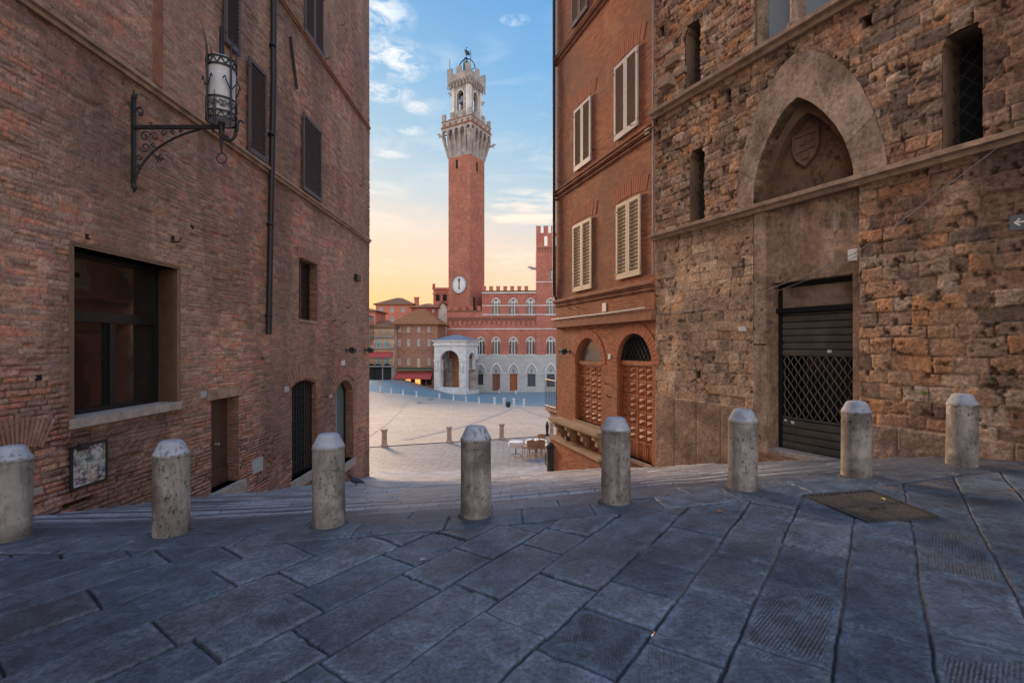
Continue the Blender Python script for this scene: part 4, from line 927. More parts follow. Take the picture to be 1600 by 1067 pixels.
# pointed arch surround of separate voussoirs, inner order, tympanum
import itertools
def resample(pts, n):
    L_ = [0]
    for a, b_ in zip(pts[:-1], pts[1:]): L_.append(L_[-1]+math.dist(a, b_))
    t = np.linspace(0, L_[-1], n); return [(float(np.interp(q, L_, [p[0] for p in pts])), float(np.interp(q, L_, [p[1] for p in pts]))) for q in t]
ia = resample(inA, 57); oa = resample(outA, 57)
m = MB(); cuts = [0, 8, 17, 28, 38, 47, 56]
for a, b_ in zip(cuts[:-1], cuts[1:]):
    g_ = lambda L_, i, f: (L_[i][0]*(1-f)+L_[i+1][0]*f, L_[i][1]*(1-f)+L_[i+1][1]*f)
    A_ = [g_(ia, a, .05)]+ia[a+1:b_]+[g_(ia, b_-1, .95)]; B_ = [g_(oa, a, .035)]+oa[a+1:b_]+[g_(oa, b_-1, .965)]
    m.ring(A_, B_, -.055-random.uniform(0, .008), .4)
m.ring(ia, oa, -.045, .5)
m.build('arch_surround', M['arch_stone'], sb)
cx = (inA[0][0]+inA[-1][0])/2; shrink = lambda k, dz: [(cx+(p[0]-cx)*k, VS+(p[1]-VS)*dz) for p in ia]
m = MB(); m.ring(shrink(.86, .88), shrink(1.005, 1.005), .22, .60); m.build('inner_arch', M['tymp'], sb)
m = MB(); tp = shrink(.90, .92); m.prism([(p[0], p[1]) for p in tp], .46, .55); ty = m.build('tympanum', M['tymp'], sb)
m = MB(); su, sv = FS.uv(1262, 233, .46); sh = [(-.24, .30), (.24, .30), (.24, 0), (.17, -.18), (0, -.34), (-.17, -.18), (-.24, 0)]
m.prism([(su+a, sv+b_) for a, b_ in sh], .40, .461); sh2 = [(a*.8, b_*.8) for a, b_ in sh]; m.ring([(su+a, sv+b_) for a, b_ in sh2], [(su+a, sv+b_) for a, b_ in sh], .375, .401, True)
m.obox((su, .392, sv+.0), (.2, 0, .02), (0, .012, 0), (-.0, 0, .035)); m.obox((su-.06, .392, sv+.13), (.05, 0, 0), (0, .015, 0), (0, 0, .05)); m.obox((su+.08, .392, sv+.15), (.03, 0, .02), (0, .015, 0), (-.02, 0, .05)); m.obox((su, .392, sv-.13), (.06, 0, 0), (0, .015, 0), (0, 0, .06)); m.build('shield', M['tymp'], ty)
# lintel wall with the shop door
m = MB(); panel(m, rect(uj0, uj1, -1.9, VS+.02), [(rect(ud0, ud1, vdb-.02, vdt), .42)], d0=.03)
m.add([(uj0, -.03, -1.9), (uj0, .03, -1.9), (uj0, .03, VS), (uj0, -.03, VS)], [(0, 1, 2, 3)]); m.add([(uj1, -.03, -1.9), (uj1, .03, -1.9), (uj1, .03, VS), (uj1, -.03, VS)], [(0, 1, 2, 3)])
m.build('door_surround', M['lintel'], sb)
m = MB(); m.box(uj0+.01, ud0-.10, -.025, .029, FS.V(1178, 537), VS-.1); m.box(uj0+.01, ud0-.04, -.04, .029, -1.4, FS.V(1178, 540)); m.build('pilaster', M['arch_stone'], sb)
m = MB(); m.box(ud0-.08, ud1+.0, -.01, .30, vdb-.09, vdb); m.build('threshold', M['threshold'], sb)
m = MB(); m.box(ud0-.2, uj1+.02, -.06, .0, vdb-1.2, vdb-.092); m.build('door_base', M['brick_left'], sb)
D = .26; v480 = FS.V(1204, 487); v553 = FS.V(1204, 556); v655 = FS.V(1204, 650)
dr_ = empty('roller_door', (0, 0, 0)); dr_.parent = sb
m = MB(); m.box(ud0, ud1, D-.10, D+.06, v480-.03, v480+.06); m.box(ud0, ud1, D-.02, D+.06, vdt-.09, vdt); m.box(ud0, ud0+.07, D-.03, D+.06, vdb, vdt-.09); m.box(ud1-.05, ud1, D-.03, D+.06, vdb, vdt-.09); m.build('frame', M['bronze'], dr_)
m = MB(); m.box(ud0+.07, ud1-.05, D, D+.02, v480+.06, vdt-.09)
def reflglass():  # transom glass: reflected stone painted into its base colour
    mt, t, b = newmat('transom_reflection'); v = objvec(t); n, _ = t.noise(v, 2.5, 6, .65, .5); t.L(t.ramp(n, [(.3, (.12, .085, .06)), (.55, (.30, .22, .165)), (.7, (.20, .15, .115))]), b.inputs['Base Color']); b.inputs['Roughness'].default_value = .25; b.inputs['Specular IOR Level'].default_value = .8; return mt
m.build('transom', reflglass(), dr_)
def slats(v0, v1, hh):
    m = MB(); v = v0
    while v < v1-.02:
        t_ = min(v+hh, v1); a, b_ = ud0+.075, ud1-.055
        m.add([(a, D+.012, v), (b_, D+.012, v), (a, D-.012, v+.012), (b_, D-.012, v+.012), (a, D-.018, (v+t_)/2), (b_, D-.018, (v+t_)/2), (a, D-.012, t_-.014), (b_, D-.012, t_-.014), (a, D+.012, t_-.002), (b_, D+.012, t_-.002)],
              [(0, 1, 3, 2), (2, 3, 5, 4), (4, 5, 7, 6), (6, 7, 9, 8)]); v = t_
    return m
slats(v553, v480-.03, .125).build('upper_slats', M['roller'], dr_); slats(vdb+.01, v655, .135).build('lower_slats', M['roller'], dr_)
m = MB(); a, b_ = ud0+.08, ud1-.06; cw = .145; ch = .105; n = int((b_-a)/cw)+1; cw = (b_-a)/n; v = v655
rows_ = int(round((v553-v655)/ch)); ch = (v553-v655)/rows_
for r in range(rows_):
    for c in range(n*2):
        x0 = a+c*cw/2; x1 = x0+cw/2; up = (r+c) % 2 == 0; z0 = v+r*ch; z1 = z0+ch
        y0_, y1_ = (z0, z1) if up else (z1, z0)
        pts = [(x0+(x1-x0)*f, D, y0_+(y1_-y0_)*(f*f*(3-2*f))) for f in (0, .25, .5, .75, 1)]
        m.tube(pts, .0085, 5, cap=False)
m.build('grille', M['roller'], dr_)
m = MB(); m.box(ud0+.05, ud1-.03, D+.35, D+.37, v655-.1, v553+.1); m.build('shop_glass', M['glass'], dr_)
m = MB(); lu, lv = ud0+(ud1-ud0)*.66, v553+.09; m.box(lu-.03, lu+.03, D-.035, D-.018, lv-.02, lv+.03); m.box(ud0+.12, ud0+.16, D-.04, D-.02, v655-.09, v655-.05); m.box(ud0+.25, ud0+.30, D-.04, D-.02, v655-.12, v655-.07); m.build('lock', M['whitebox'], dr_)
# slit windows: lattice bars
def lattice(rr, d, k, parent, back, pitch=.2):
    a, b_, v0, v1 = rr; w_ = MB(); w_.box(a+.0, b_-.0, d+.2, d+.21, v0, v1); o = w_.build('window', back, parent); m = MB(); s_ = b_-a
    nn = int((v1-v0+s_*k)/pitch)+1
    for i in range(-nn, nn+1):
        for sg in (1, -1):
            z0 = v0+i*pitch if sg > 0 else v0+i*pitch+s_*k; z1 = z0+sg*s_*k; pa = [(a, z0), (b_, z1)]
            f0, f1 = 0., 1.
            dz = z1-z0
            for lim, sgn in ((v0, 1), (v1, -1)):
                # clip the bar to v0..v1
                g0 = (z0-lim)*sgn; g1 = (z1-lim)*sgn
                if g0 < 0 and g1 < 0: f0 = 2
                elif g0 < 0: f0 = max(f0, g0/(g0-g1))
                elif g1 < 0: f1 = min(f1, g0/(g0-g1))
            if f0 < f1: m.tube([(a+s_*f0, d, z0+dz*f0), (a+s_*f1, d, z0+dz*f1)], .008, 5)
    m.build('lattice', M['iron'], o); return o
lattice(rA, .26, 1.3, sb, M['dark']); lattice(rB, .26, 1.3, sb, M['glass']); lattice(rC, .30, 1.2, sb, M['dark'], .24)
# tall window at the top edge
u0, u1, v0, v1 = tw; m = MB(); D = .25
for f in (0, .47, .94): a = u0+(u1-u0)*f; m.box(a, a+.1, .05, .30, v0, v1)
m.box(u0, u1, .05, .3, v1-.1, v1); wo = m.build('window', M['arch_stone'], sb); m = MB(); m.box(u0+.1, u1-.1, D, D+.02, v0, v1-.1); m.build('pane', M['glass_blue'], wo)
m = MB(); a = u0+(u1-u0)*.50; m.tube([(a, .0, v0), (a, .0, v1)], .07, 14); m.lathe([(.12, 0), (.12, .05), (.08, .1)], 14, (a, 0, v0)); m.build('column', M['arch_stone'], wo, True)
# hook stones by the slit
m = MB(); u, v = FS.uv(1048, 132); m.box(u-.12, u+.20, -.30, -.02, v-.14, v+.10); m.box(u+.1, u+.5, -.10, -.02, v+.02, v+.16)
m.build('corbel', M['ledge'], sb); m = MB(); u, v = FS.uv(1053, 100); m.box(u-.12, u+.26, -.18, -.02, v-.09, v+.07); m.build('corbel', M['ledge'], sb)
wallbox(FS, sb, 1328, 391, 1340, 409, .07, M['whitebox'], 'junction_box'); wallbox(FS, sb, 1156, 511, 1166, 518, .05, M['whitebox'], 'junction_box'); wallbox(FS, sb, 1009, 204, 1016, 212, .05, M['whitebox'], 'junction_box')
m = MB(); pts = [FS.uv(x, y, -.10) for x, y in ((1640, 170), (1600, 200), (1500, 275), (1400, 352), (1335, 396), (1260, 430), (1190, 456), (1130, 475), (1080, 486), (1035, 490))]
m.tube([(u, -.10, v) for u, v in pts], .006, 6); m.tube([(u+.05, -.08, v-.03-.05*math.sin(i)) for i, (u, v) in enumerate(pts[4:])], .004, 6); m.build('cable', M['cable'], sb)
# direction sign
u, v = FS.uv(1580, 350); so = empty('direction_sign', FS.world(u, 0, v), FS.rz, 'small dark grey direction plate with a white arrow pointing left, on the rough stone wall', 'sign')
m = MB(); m.box(0, .50, -.05, -.038, -.10, .09); m.build('plate', plain('slate_plate', (.10, .115, .125), .5, .1), so)
m = MB(); y0 = -.052; m.box(.07, .19, y0, -.0501, -.012, .006); m.prism([(.035, -.003), (.085, .045), (.10, .035), (.062, -.003), (.10, -.041), (.085, -.051)], y0-.0005, -.0503); m.build('arrow', M['whitebox'], so)
m = MB(); m.box(.05, .08, -.038, .03, -.02, .02); m.box(.40, .43, -.038, .03, -.02, .02); m.build('bracket', M['iron'], so)
# weed in the wall
u, v = FS.uv(1448, 616); wo = empty('weed', FS.world(u, -.05, v), FS.rz, 'small bright green weed growing out of the stone wall between the two right bollards', 'weed')
m = MB()
for i in range(14):
    a = random.uniform(-1.3, 1.3); l = random.uniform(.04, .10); e = Vector((math.sin(a)*l, -random.uniform(.02, .06), math.cos(a)*l-.02)); s_ = Vector((.012, .006, 0)); m.add([(0, 0, 0), tuple(e*.55+s_), tuple(e), tuple(e*.55-s_)], [(0, 1, 2, 3)])
m.build('leaves', plain('weed_green', (.18, .30, .04), .6, .3), wo)

# ------------------------------------------------------------------ RED BRICK BUILDING (right, towards the square)
FR = Frame(3.48, 11.46, .365, -1)
UF = FR.U(869); rbld = empty('red_brick_building', (FR.o[0], FR.o[1], 0), FR.rz, 'red brick house with pale louvred shutters and two arched panelled doors', 'building')
H = 17
def AR(x0, x1, xt, yt, ys, yb):
    a, b_ = FR.U(x0), FR.U(x1); return arch(a, b_, FR.V(x0, yb), FR.V(x0, ys), FR.V(xt, yt), 12), (a, b_, FR.V(x0, yb), FR.V(x0, ys), FR.V(xt, yt))
d1o, d1 = AR(899, 939, 918, 528, 566, 654); d2o, d2 = AR(964, 1019, 990, 521, 566, 706)
mb = MB(); panel(mb, rect(UF, 0, -4, H), [(d1o, .28), (d2o, .28)])
mb.add([(UF, 0, -4), (UF, 9, -4), (UF, 9, H), (UF, 0, H)], [(0, 1, 2, 3)]); mb.add([(UF, 0, H), (0, 0, H), (0, 9, H), (UF, 9, H)], [(0, 1, 2, 3)]); mb.add([(0, 0, 9), (0, 9, 9), (0, 9, H), (0, 0, H)], [(0, 1, 2, 3)])
mb.add([(UF, 9, -4), (0, 9, -4), (0, 9, H), (UF, 9, H)], [(0, 1, 2, 3)])
mb.build('wall', M['brick_right'], rbld)
for k, (x, y, dz) in enumerate(((873, 305, 0), (868, 100, 0))):
    v = FR.V(x, y)
    for j, (o_, hh, dp_) in enumerate(((.16, .045, .07), (.03, .05, .10), (-.11, .04, .06))): molding(FR, rbld, 0, 0, UF, 0, hh, dp_, M['ledge_red'], v=v+o_)
vl = FR.V(872, 472); molding(FR, rbld, 0, 0, UF-.03, 0, .09, .14, M['ledge_red'], v=vl); molding(FR, rbld, 0, 0, UF, 0, .05, .08, M['ledge_red'], v=vl-.14)
vl2 = FR.V(872, 505); m = MB(); m.box(UF, 0.02, -.14, 0, vl2-.16, vl2+.08); m.build('fascia', M['ledge_red'], rbld)
m = MB(); m.tube([(UF, -.17, vl2+.13), (-2, -.17, vl2+.12), (-.2, -.18, vl2+.14)], .022, 8); m.build('conduit', M['plate'], rbld, True)
m = MB(); m.box(UF+.02, -.02, -.03, 0, vl2+.10, vl-.2); m.build('frieze', M['brick_right'], rbld)
for (x0, yt, x1, yb, mf, ms_, sl, dd_) in ((899, 175, 925, 270, 'shutter_frame', 'shutter_slat', .05, 0), (962, 108, 999, 223, 'shutter_frame', 'shutter_slat', .05, 0), (897, 354, 926, 457, 'shutter_tan', 'shutter_tan', .10, 0), (965, 322, 1003, 438, 'shutter_tan', 'shutter_tan', .10, 0), (895, -75, 920, 47, 'shutter_dark', 'shutter_slat', .05, 0)):
    shutter(FR, rbld, FR.U(x0), FR.U(x1), FR.V(x0, yb), FR.V(x0, yt), 2, M[mf], M[ms_], d=-.065, slat=sl, rail=.075)
    a, b_, z1 = FR.U(x0), FR.U(x1), FR.V(x0, yt); soldier(FR, rbld, (a+b_)/2, z1+.03, b_-a+.35, 16, .40, .35, M['soldier_r'], d=.010)
def panelled(dd_, dep, kick, o_):
    a, b_, v0, vs_, v1 = dd_; root = MB(); j = .06
    root.box(a, a+j, dep-.04, dep+.05, v0, vs_); root.box(b_-j, b_, dep-.04, dep+.05, v0, vs_); root.box(a, b_, dep-.06, dep+.05, vs_-.05, vs_+.06); r = root.build('door', M['wood_red'], rbld)
    mid = (a+b_)/2
    for s0, s1 in ((a+j, mid-.005), (mid+.005, b_-j)):
        lf = MB(); lf.box(s0, s1, dep+.01, dep+.05, v0, vs_-.05)
        zb_ = v0+kick; w_ = s1-s0; st = .05
        lf.box(s0, s0+st, dep-.012, dep+.01, v0, vs_-.05); lf.box(s1-st, s1, dep-.012, dep+.01, v0, vs_-.05); lf.box((s0+s1)/2-st*.4, (s0+s1)/2+st*.4, dep-.010, dep+.01, v0, vs_-.05)
        n = 5; hp = (vs_-.05-zb_-.04)/n
        for i in range(n+1): z = zb_+i*hp; lf.box(s0+st, s1-st, dep-.009, dep+.01, z-.025+.02, z+.025+.02)
        for i in range(n):
            for c_ in (0, 1):
                x0 = s0+st+.01+c_*(w_-st)/2; x1 = x0+(w_-2*st)/2-.03; z0 = zb_+i*hp+.065; z1 = z0+hp-.09; zc = (z0+z1)/2
                for q0, q1 in ((z0, zc-.012), (zc+.012, z1)):   # raised diamond-point panels in pairs
                    mx, mz = (x0+x1)/2, (q0+q1)/2; lf.add([(x0, dep+.005, q0), (x1, dep+.005, q0), (x1, dep+.005, q1), (x0, dep+.005, q1), (mx, dep-.055, mz)], [(0, 1, 4), (1, 2, 4), (2, 3, 4), (3, 0, 4)])
        if kick > .2:
            for i in range(5):
                for c_ in range(4): x = s0+st+(w_-2*st)*(c_+.5)/4; z = v0+.05+(kick-.1)*(i+.5)/5; lf.box(x-.028, x+.028, dep-.012, dep+.01, z-.02, z+.02)
        lf.build('leaf', M['wood_red'], r)
    hn = MB(); hn.tube([(mid+.04, dep-.01, (v0+vs_)/2), (mid+.04, dep-.07, (v0+vs_)/2), (mid+.04, dep-.07, (v0+vs_)/2-.13)], .012, 6); hn.build('handle', M['iron'], r)
    return r
r1 = panelled(d1, .12, .0, d1o); r2 = panelled(d2, .12, .42, d2o)
m = MB(); pts = [p for p in d1o if p[1] >= d1[3]-.001]; m.prism(pts, .17, .19); m.build('fanlight', glassmat('fanlight_glass', (.07, .085, .075), .2, .7), r1)
ins_ = [((p[0]-(d1[0]+d1[1])/2)*.90+(d1[0]+d1[1])/2, (p[1]-d1[3])*.9+d1[3]) for p in pts]; m = MB(); m.ring(pts, ins_, .12, .169); m.build('fanlight_frame', M['wood_red'], r1)
pts = [p for p in d2o if p[1] >= d2[3]-.001]; m = MB(); m.prism(pts, .24, .26); m.build('fanlight', M['dark'], r2)
a, b_ = d2[0], d2[1]; uc = (a+b_)/2; m = MB(); rr_ = (b_-a)/2; hh = d2[4]-d2[3]
def archtop(x): return d2[3]+hh*math.sqrt(max(0, 1-((x-uc)/rr_)**2))
for i in range(-14, 15):
    for sg in (1, -1):
        pts = []; x0 = uc+i*.17
        for k in range(80):
            x = x0+sg*k*.012; z = d2[3]+.05+k*.0165
            if a+.02 < x < b_-.02 and z < archtop(x)-.02: pts.append((x, .15, z))
            elif pts: break
            elif z > d2[4]: break
        if len(pts) > 1: m.tube([pts[0], pts[-1]], .010, 5)
ins_ = [((p[0]-uc)*.92+uc, (p[1]-d2[3])*.92+d2[3]) for p in d2o if p[1] >= d2[3]-.001]; m.ring([p for p in d2o if p[1] >= d2[3]-.001], ins_, .12, .17); m.build('fan_grille', M['iron'], r2)
def archring(o_, dd_, th, mat, name='brick_arch'):
    pts = resample([p for p in o_ if p[1] >= dd_[3]-.001], 27); uc = (dd_[0]+dd_[1])/2; m = MB(); big_ = [((p[0]-uc)*(1+th/((dd_[1]-dd_[0])/2))+uc, (p[1]-dd_[3])*(1+th/(dd_[4]-dd_[3]))+dd_[3]) for p in pts]
    for i in range(26):
        f = lambda A, t_: (A[i][0]*(1-t_)+A[i+1][0]*t_, A[i][1]*(1-t_)+A[i+1][1]*t_)
        m.ring([f(pts, .06), f(pts, .94)], [f(big_, .06), f(big_, .94)], -.014-random.uniform(0, .006), .02)
    return m.build(name, mat, rbld)
archring(d1o, d1, .26, M['soldier_r']); archring(d2o, d2, .28, M['soldier_r'])
for dd_ in (d1, d2):
    m = MB(); m.box(dd_[0]-.04, dd_[1]+.04, -.05, .12, dd_[2]-.10, dd_[2]); m.build('doorstep', M['ledge'], rbld)
for x0 in (941, 951, 957):
    pass
# stone bench on carved corbels along the wall
ba, bb = FR.U(874), FR.U(952); zb = FR.V(874, 656, -.35); m = MB(); m.box(ba, bb, -.42, 0, zb-.10, zb); m.box(ba+.02, bb-.02, -.38, 0, zb-.15, zb-.10); bo = m.build('stone_bench', M['ashlar'], rbld)
for i in range(4):
    u = ba+.3+(bb-ba-.6)*i/3; m = MB(); m.prism([(0, 0), (-.34, 0), (-.36, -.10), (-.24, -.18), (-.26, -.30), (-.12, -.38), (-.10, -.48), (0, -.52)], -.07, .07); c_ = m.build('corbel', M['ashlar'], bo)
    c_.rotation_euler = (0, 0, PI/2); c_.location = (u, 0, zb-.15)
# sloping low wall below it
m = MB(); z0, z1 = FR.V(874, 690, -.30), FR.V(948, 726, -.30)
m.prism([(ba-.1, -4), (ba-.1, z0), (bb, min(z0, z1)+.0), (bb, -4)], -.30, 0); m.build('low_wall', M['brick_right'], rbld)
m = MB(); m.prism([(ba-.14, z0), (ba-.14, z0+.07), (bb+.02, min(z0, z1)+.07), (bb+.02, min(z0, z1))], -.36, 0); m.build('coping', M['ashlar'], rbld)
m = MB(); m.tube([(UF+.0, -.07, FR.V(869, 462)), (UF+.02, -.09, FR.V(869, 430)), (UF+.02, -.09, H)], .06, 10); m.tube([(UF, -.07, FR.V(869, 462)), (UF+.15, -.07, FR.V(869, 468))], .05, 10); m.build('drainpipe', M['pipe'], rbld, True)
m = MB(); m.tube([(-.04, -.05, vl+.2), (-.04, -.05, 9), (-.06, -.05, H)], .022, 8); m.build('downpipe', M['cable'], rbld, True)
# balcony round the corner
bs = MB(); zbl = FR.V(868, 640); 
balcony(FR, rbld, 'balcony', UF-.95, UF-.0, .0, 2.2, zbl, 1.02, M['ledge'])
m = MB(); m.prism([(UF-.85, zbl-.12), (UF-.7, zbl-.35), (UF-.3, zbl-.5), (UF, zbl-.9), (UF, zbl-.12)], .1, .3); m.build('corbel', M['ledge'], rbld)
flood(FR, 889, 549, 'black floodlight on the red brick house beside its smaller arched door')
hooks(FR, rbld, [(905, 480), (878, 440), (952, 600), (955, 620), (893, 482), (930, 235), (990, 197), (876, 284)])
wallbox(FR, rbld, 943, 474, 949, 488, .05, M['whitebox'], 'meter_box'); wallbox(FR, rbld, 952, 553, 955, 561, .04, M['whitebox'], 'wall_plate')

# ------------------------------------------------------------------ BOLLARDS
bproto = None
M['mortar_shade'] = plain('base_shade', (.06, .062, .07), .9, .4, 20, bmp=.8)  # for the collar added at bollard feet: dark colour stands in for contact shade
blabs = ['stone bollard cut off by the left edge of the photo', 'pitted stone bollard second from the left, under the big shop window', 'stone bollard third from the left, in front of the folding lattice gate and the pigeon',
         'stone bollard standing in the middle of the street below the clock tower', 'dark stained stone bollard in front of the red brick house and its larger arched door', 'stone bollard in front of the stone building, just left of the roller shutter',
         'stone bollard in front of the right edge of the roller shutter, above the iron grating', 'stone bollard farthest right, against the rough stone wall under the arrow sign']
hts = [.90, .90, .90, .88, .90, .90, .90, .90]
for i, (x, y) in enumerate(zip(_bx, _by)):
    z = float(terr(x, y))-.01
    if bproto is None:
        o = empty('bollard', (x, y, z), 0)
        m = MB(); m.lathe([(.150, -.1), (.150, .02), (.147, .4), (.145, .735), (.147, .745), (.151, .750), (.151, .762), (.147, .768), (.13, .770)], 48); m.build('shaft', M['trav'], o, True)
        m = MB(); m.lathe([(.13, .768), (.145, .769), (.144, .780), (.137, .790), (.121, .822), (.108, .852), (.101, .866), (.092, .878), (.078, .886), (.05, .891), (.0, .892)], 48); m.build('cap', M['trav_cap'], o, True); m = MB(); m.lathe([(.185, -.02), (.178, .012), (.162, .020), (.148, .030)], 40); m.build('base_shade_collar', M['mortar_shade'], o, True); bproto = o
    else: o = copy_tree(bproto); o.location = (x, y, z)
    o.rotation_euler = (random.uniform(-.008, .008), random.uniform(-.008, .008), i*2.1); o.scale = (1, 1, 1.0)
    tag(o, blabs[i], 'bollard', 'stone bollards in a row across the top of the street')

# ------------------------------------------------------------------ PIGEONS
M['pigeon'] = plain('pigeon_feathers', (.045, .05, .065), .7, .5, 25)
def pigeon(loc, rz, lab, s=1.0):
    o = empty('pigeon', loc, rz, lab, 'pigeon', 'pigeons'); m = MB()
    m.tube([(-.17, 0, .075), (-.12, 0, .09), (-.07, 0, .11), (0, 0, .125), (.05, 0, .14), (.085, 0, .175), (.10, 0, .205), (.113, 0, .225), (.13, 0, .228), (.142, 0, .224), (.158, 0, .217), (.165, 0, .214)],
           [.012, .026, .045, .058, .055, .036, .026, .027, .025, .016, .006, .002], 14, (1, 1))
    for sy in (-1, 1):
        m.tube([(-.01, sy*.02, .09), (-.005, sy*.022, .05), (.0, sy*.022, .01), (.03, sy*.022, .005)], [.012, .006, .004, .003], 6)
        for a in (-.4, .4): m.tube([(0, sy*.022, .008), (.025, sy*.022+a*.02, .004)], .003, 5)
    b = m.build('body', M['pigeon'], o, True)
    for sy in (-1, 1):
        q = MB(); q.tube([(.05, sy*.045, .145), (.0, sy*.058, .13), (-.07, sy*.048, .105), (-.15, sy*.02, .082)], [.012, .032, .028, .006], 10, (.35, 1.0)); q.build('wing', M['pigeon'], o, True)
    o.scale = (s, s, s); return o
p = hit(556, 760); pigeon(p, 2.6+PI*1.0*.2, 'dark pigeon walking on the paving beside the third bollard', 1.25)
pg = FR.world(FR.U(888, -.2), -.25, z0+.02); pigeon((pg[0], pg[1], z0+.055), 1.9, 'dark pigeon resting on the low wall under the stone bench', 1.0)

# ------------------------------------------------------------------ IRON GRATING
gc = [Vector(hit(*q)) for q in ((1254, 774), (1361, 767), (1467, 807), (1357, 818))]
gt_o = empty('drain_grating', gc[0], 0, 'rusty dark iron grating with diagonal slots set in the flagstones', 'grating')
M['rust'] = plain('rusty_iron', (.05, .046, .045), .8, .4, 8, metal=.2, spec=.2)
def gp(s, t, h=.0):
    v = gc[0]*(1-s)*(1-t)+gc[1]*s*(1-t)+gc[2]*s*t+gc[3]*(1-s)*t; return (v.x-gc[0].x, v.y-gc[0].y, float(terr(v.x, v.y))-gc[0].z+.002+h)
m = MB()
def gq(m, s0, s1, t0, t1, h0, h1):
    m.add([gp(s0, t0, h0), gp(s1, t0, h0), gp(s1, t1, h0), gp(s0, t1, h0), gp(s0, t0, h1), gp(s1, t0, h1), gp(s1, t1, h1), gp(s0, t1, h1)], [(4, 5, 6, 7), (0, 1, 5, 4), (1, 2, 6, 5), (2, 3, 7, 6), (3, 0, 4, 7)])
gq(m, .0, 1, 0, 1, -.09, -.07); pit_ = m.build('pit', M['dark'], gt_o)
m = MB(); e = .035
gq(m, 0, 1, 0, e, -.02, .010); gq(m, 0, 1, 1-e, 1, -.02, .010); gq(m, 0, e, e, 1-e, -.02, .010); gq(m, 1-e, 1, e, 1-e, -.02, .010); gq(m, .485, .515, e, 1-e, -.02, .009); gq(m, e, 1-e, .49, .51, -.02, .0085); m.build('frame', M['rust'], gt_o)
m = MB(); n = 15
for i in range(n): s = e+.018+(1-2*e-.02)*i/n; gq(m, s, s+.026, e, 1-e, -.004, .006)
m.build('bars', plain('worn_grey_iron', (.07, .068, .068), .6, .35, 14, metal=.2), gt_o); m = MB(); gq(m, .38, .62, .40, .60, -.02, .012); gq(m, .36, .64, .38, .40, -.02, .011); gq(m, .36, .64, .60, .62, -.02, .011); m.build('plate', M['rust'], gt_o)
# litter
q = hit(1018, 998); o = empty('cigarette_end', (q[0], q[1], q[2]+.008), .9, 'crushed cigarette end with an orange filter lying on a flagstone joint', 'cigarette end')
m = MB(); m.tube([(0, 0, 0), (.02, 0, .001)], .0045, 8); m.build('paper', M['cloth_white'], o); m = MB(); m.tube([(.02, 0, .001), (.045, 0, .002)], .0045, 8); m.build('filter', plain('orange_filter', (.65, .22, .05), .7, .1), o)
for (x, y, cl, lab) in ((1383, 784, (.35, .36, .03), 'yellow green leaf lying on the iron grating'), (667, 876, (.30, .22, .36), 'curled pale leaf lying on the ribbed flagstone in the middle'), (1120, 801, (.38, .14, .05), 'dry orange leaf lying left of the iron grating'), (1036, 775, (.38, .12, .05), 'dry orange leaf lying near the dark stained bollard'), (1591, 770, (.36, .14, .06), 'dry leaf lying by the right edge of the paving')):
    q = hit(x, y); o = empty('fallen_leaf', (q[0], q[1], q[2]+.012), random.uniform(0, 6), lab, 'leaf', 'fallen leaves'); m = MB()
    pts = [(0, 0, 0), (.02, .014, .006), (.045, .016, .010), (.07, 0, .004), (.045, -.016, .012), (.02, -.014, .005)]; m.add(pts+[(.035, 0, .0)], [(0, 1, 6), (1, 2, 6), (2, 3, 6), (3, 4, 6), (4, 5, 6), (5, 0, 6)]); m.build('blade', plain('dry_leaf', cl, .7, .2), o)

# ------------------------------------------------------------------ SQUARE FURNITURE
def post(px, yt, yb, lab, grp, near):
    x, y, z = hit(px, yb); h = (yb-yt)/FP*y; o = empty('stone_post', (x, y, z), 0, lab, 'post', grp); m = MB(); s = h/1.15; w_ = .17*s
    m.lathe([(w_*1.45, -.1), (w_*1.45, h*.11), (w_*1.1, h*.16), (w_, h*.2), (w_*.95, h*.84), (w_*1.25, h*.88), (w_*1.35, h*.93), (w_*1.3, h*.985), (w_*.6, h), (0, h)], 8 if near else 6, ph=PI/8); m.build('shaft', M['post'] if near else M['white_stone'], o)
M['post'] = travmat('pink_travertine', (.50, .36, .28), (.2, .13, .1))
ng = 'stone posts along the near edge of the brick square'; fg = 'stone posts ringing the far side of the square'
post(600.5, 670, 698, 'pinkish stone post on the near edge of the square, beside the left house corner', ng, True); post(702, 666, 692, 'pinkish stone post on the near edge of the square, left of the middle bollard', ng, True)
post(784, 661.5, 687, 'pinkish stone post on the near edge of the square, right of the middle bollard', ng, True); post(862, 659, 681, 'pinkish stone post on the near edge of the square under the iron balcony', ng, True)
far = [(113, 610, 640), (170, 622, 650), (232, 628, 657), (302, 637, 667), (421, 648, 678), (495, 657, 684), (560, 664, 690), (628, 670, 700), (709, 668, 708), (759, 672, 720), (810, 675, 722), (862, 678, 722)]
fl = ['leftmost of the far white stone posts, nearest the left house corner', 'second far white post from the left, before the ochre houses', 'third far white post from the left, before the brown house', 'far white post before the red awnings', 'far white post just left of the chapel steps', 'far white post in front of the chapel, below its big arch', 'far white post in front of the chapel corner pier', 'far white post just right of the chapel',
      'far white post below the dark open palace door', 'taller far white post, left one of the pair below the red palace door', 'taller far white post, right one of the pair below the red palace door', 'rightmost of the far white posts, below the barred palace window']
for (x, a, b_), lab in zip(far, fl): post(560+x/3.334, 420+a/3.334, 420+b_/3.334, lab, fg, False)
post(560+733/3.334, 420+626/3.334, 420+647/3.334, 'small far white post by the palace wall at the dark open door', fg, False); post(560+820/3.334, 420+631/3.334, 420+653/3.334, 'small far white post by the palace wall at the red door', fg, False)
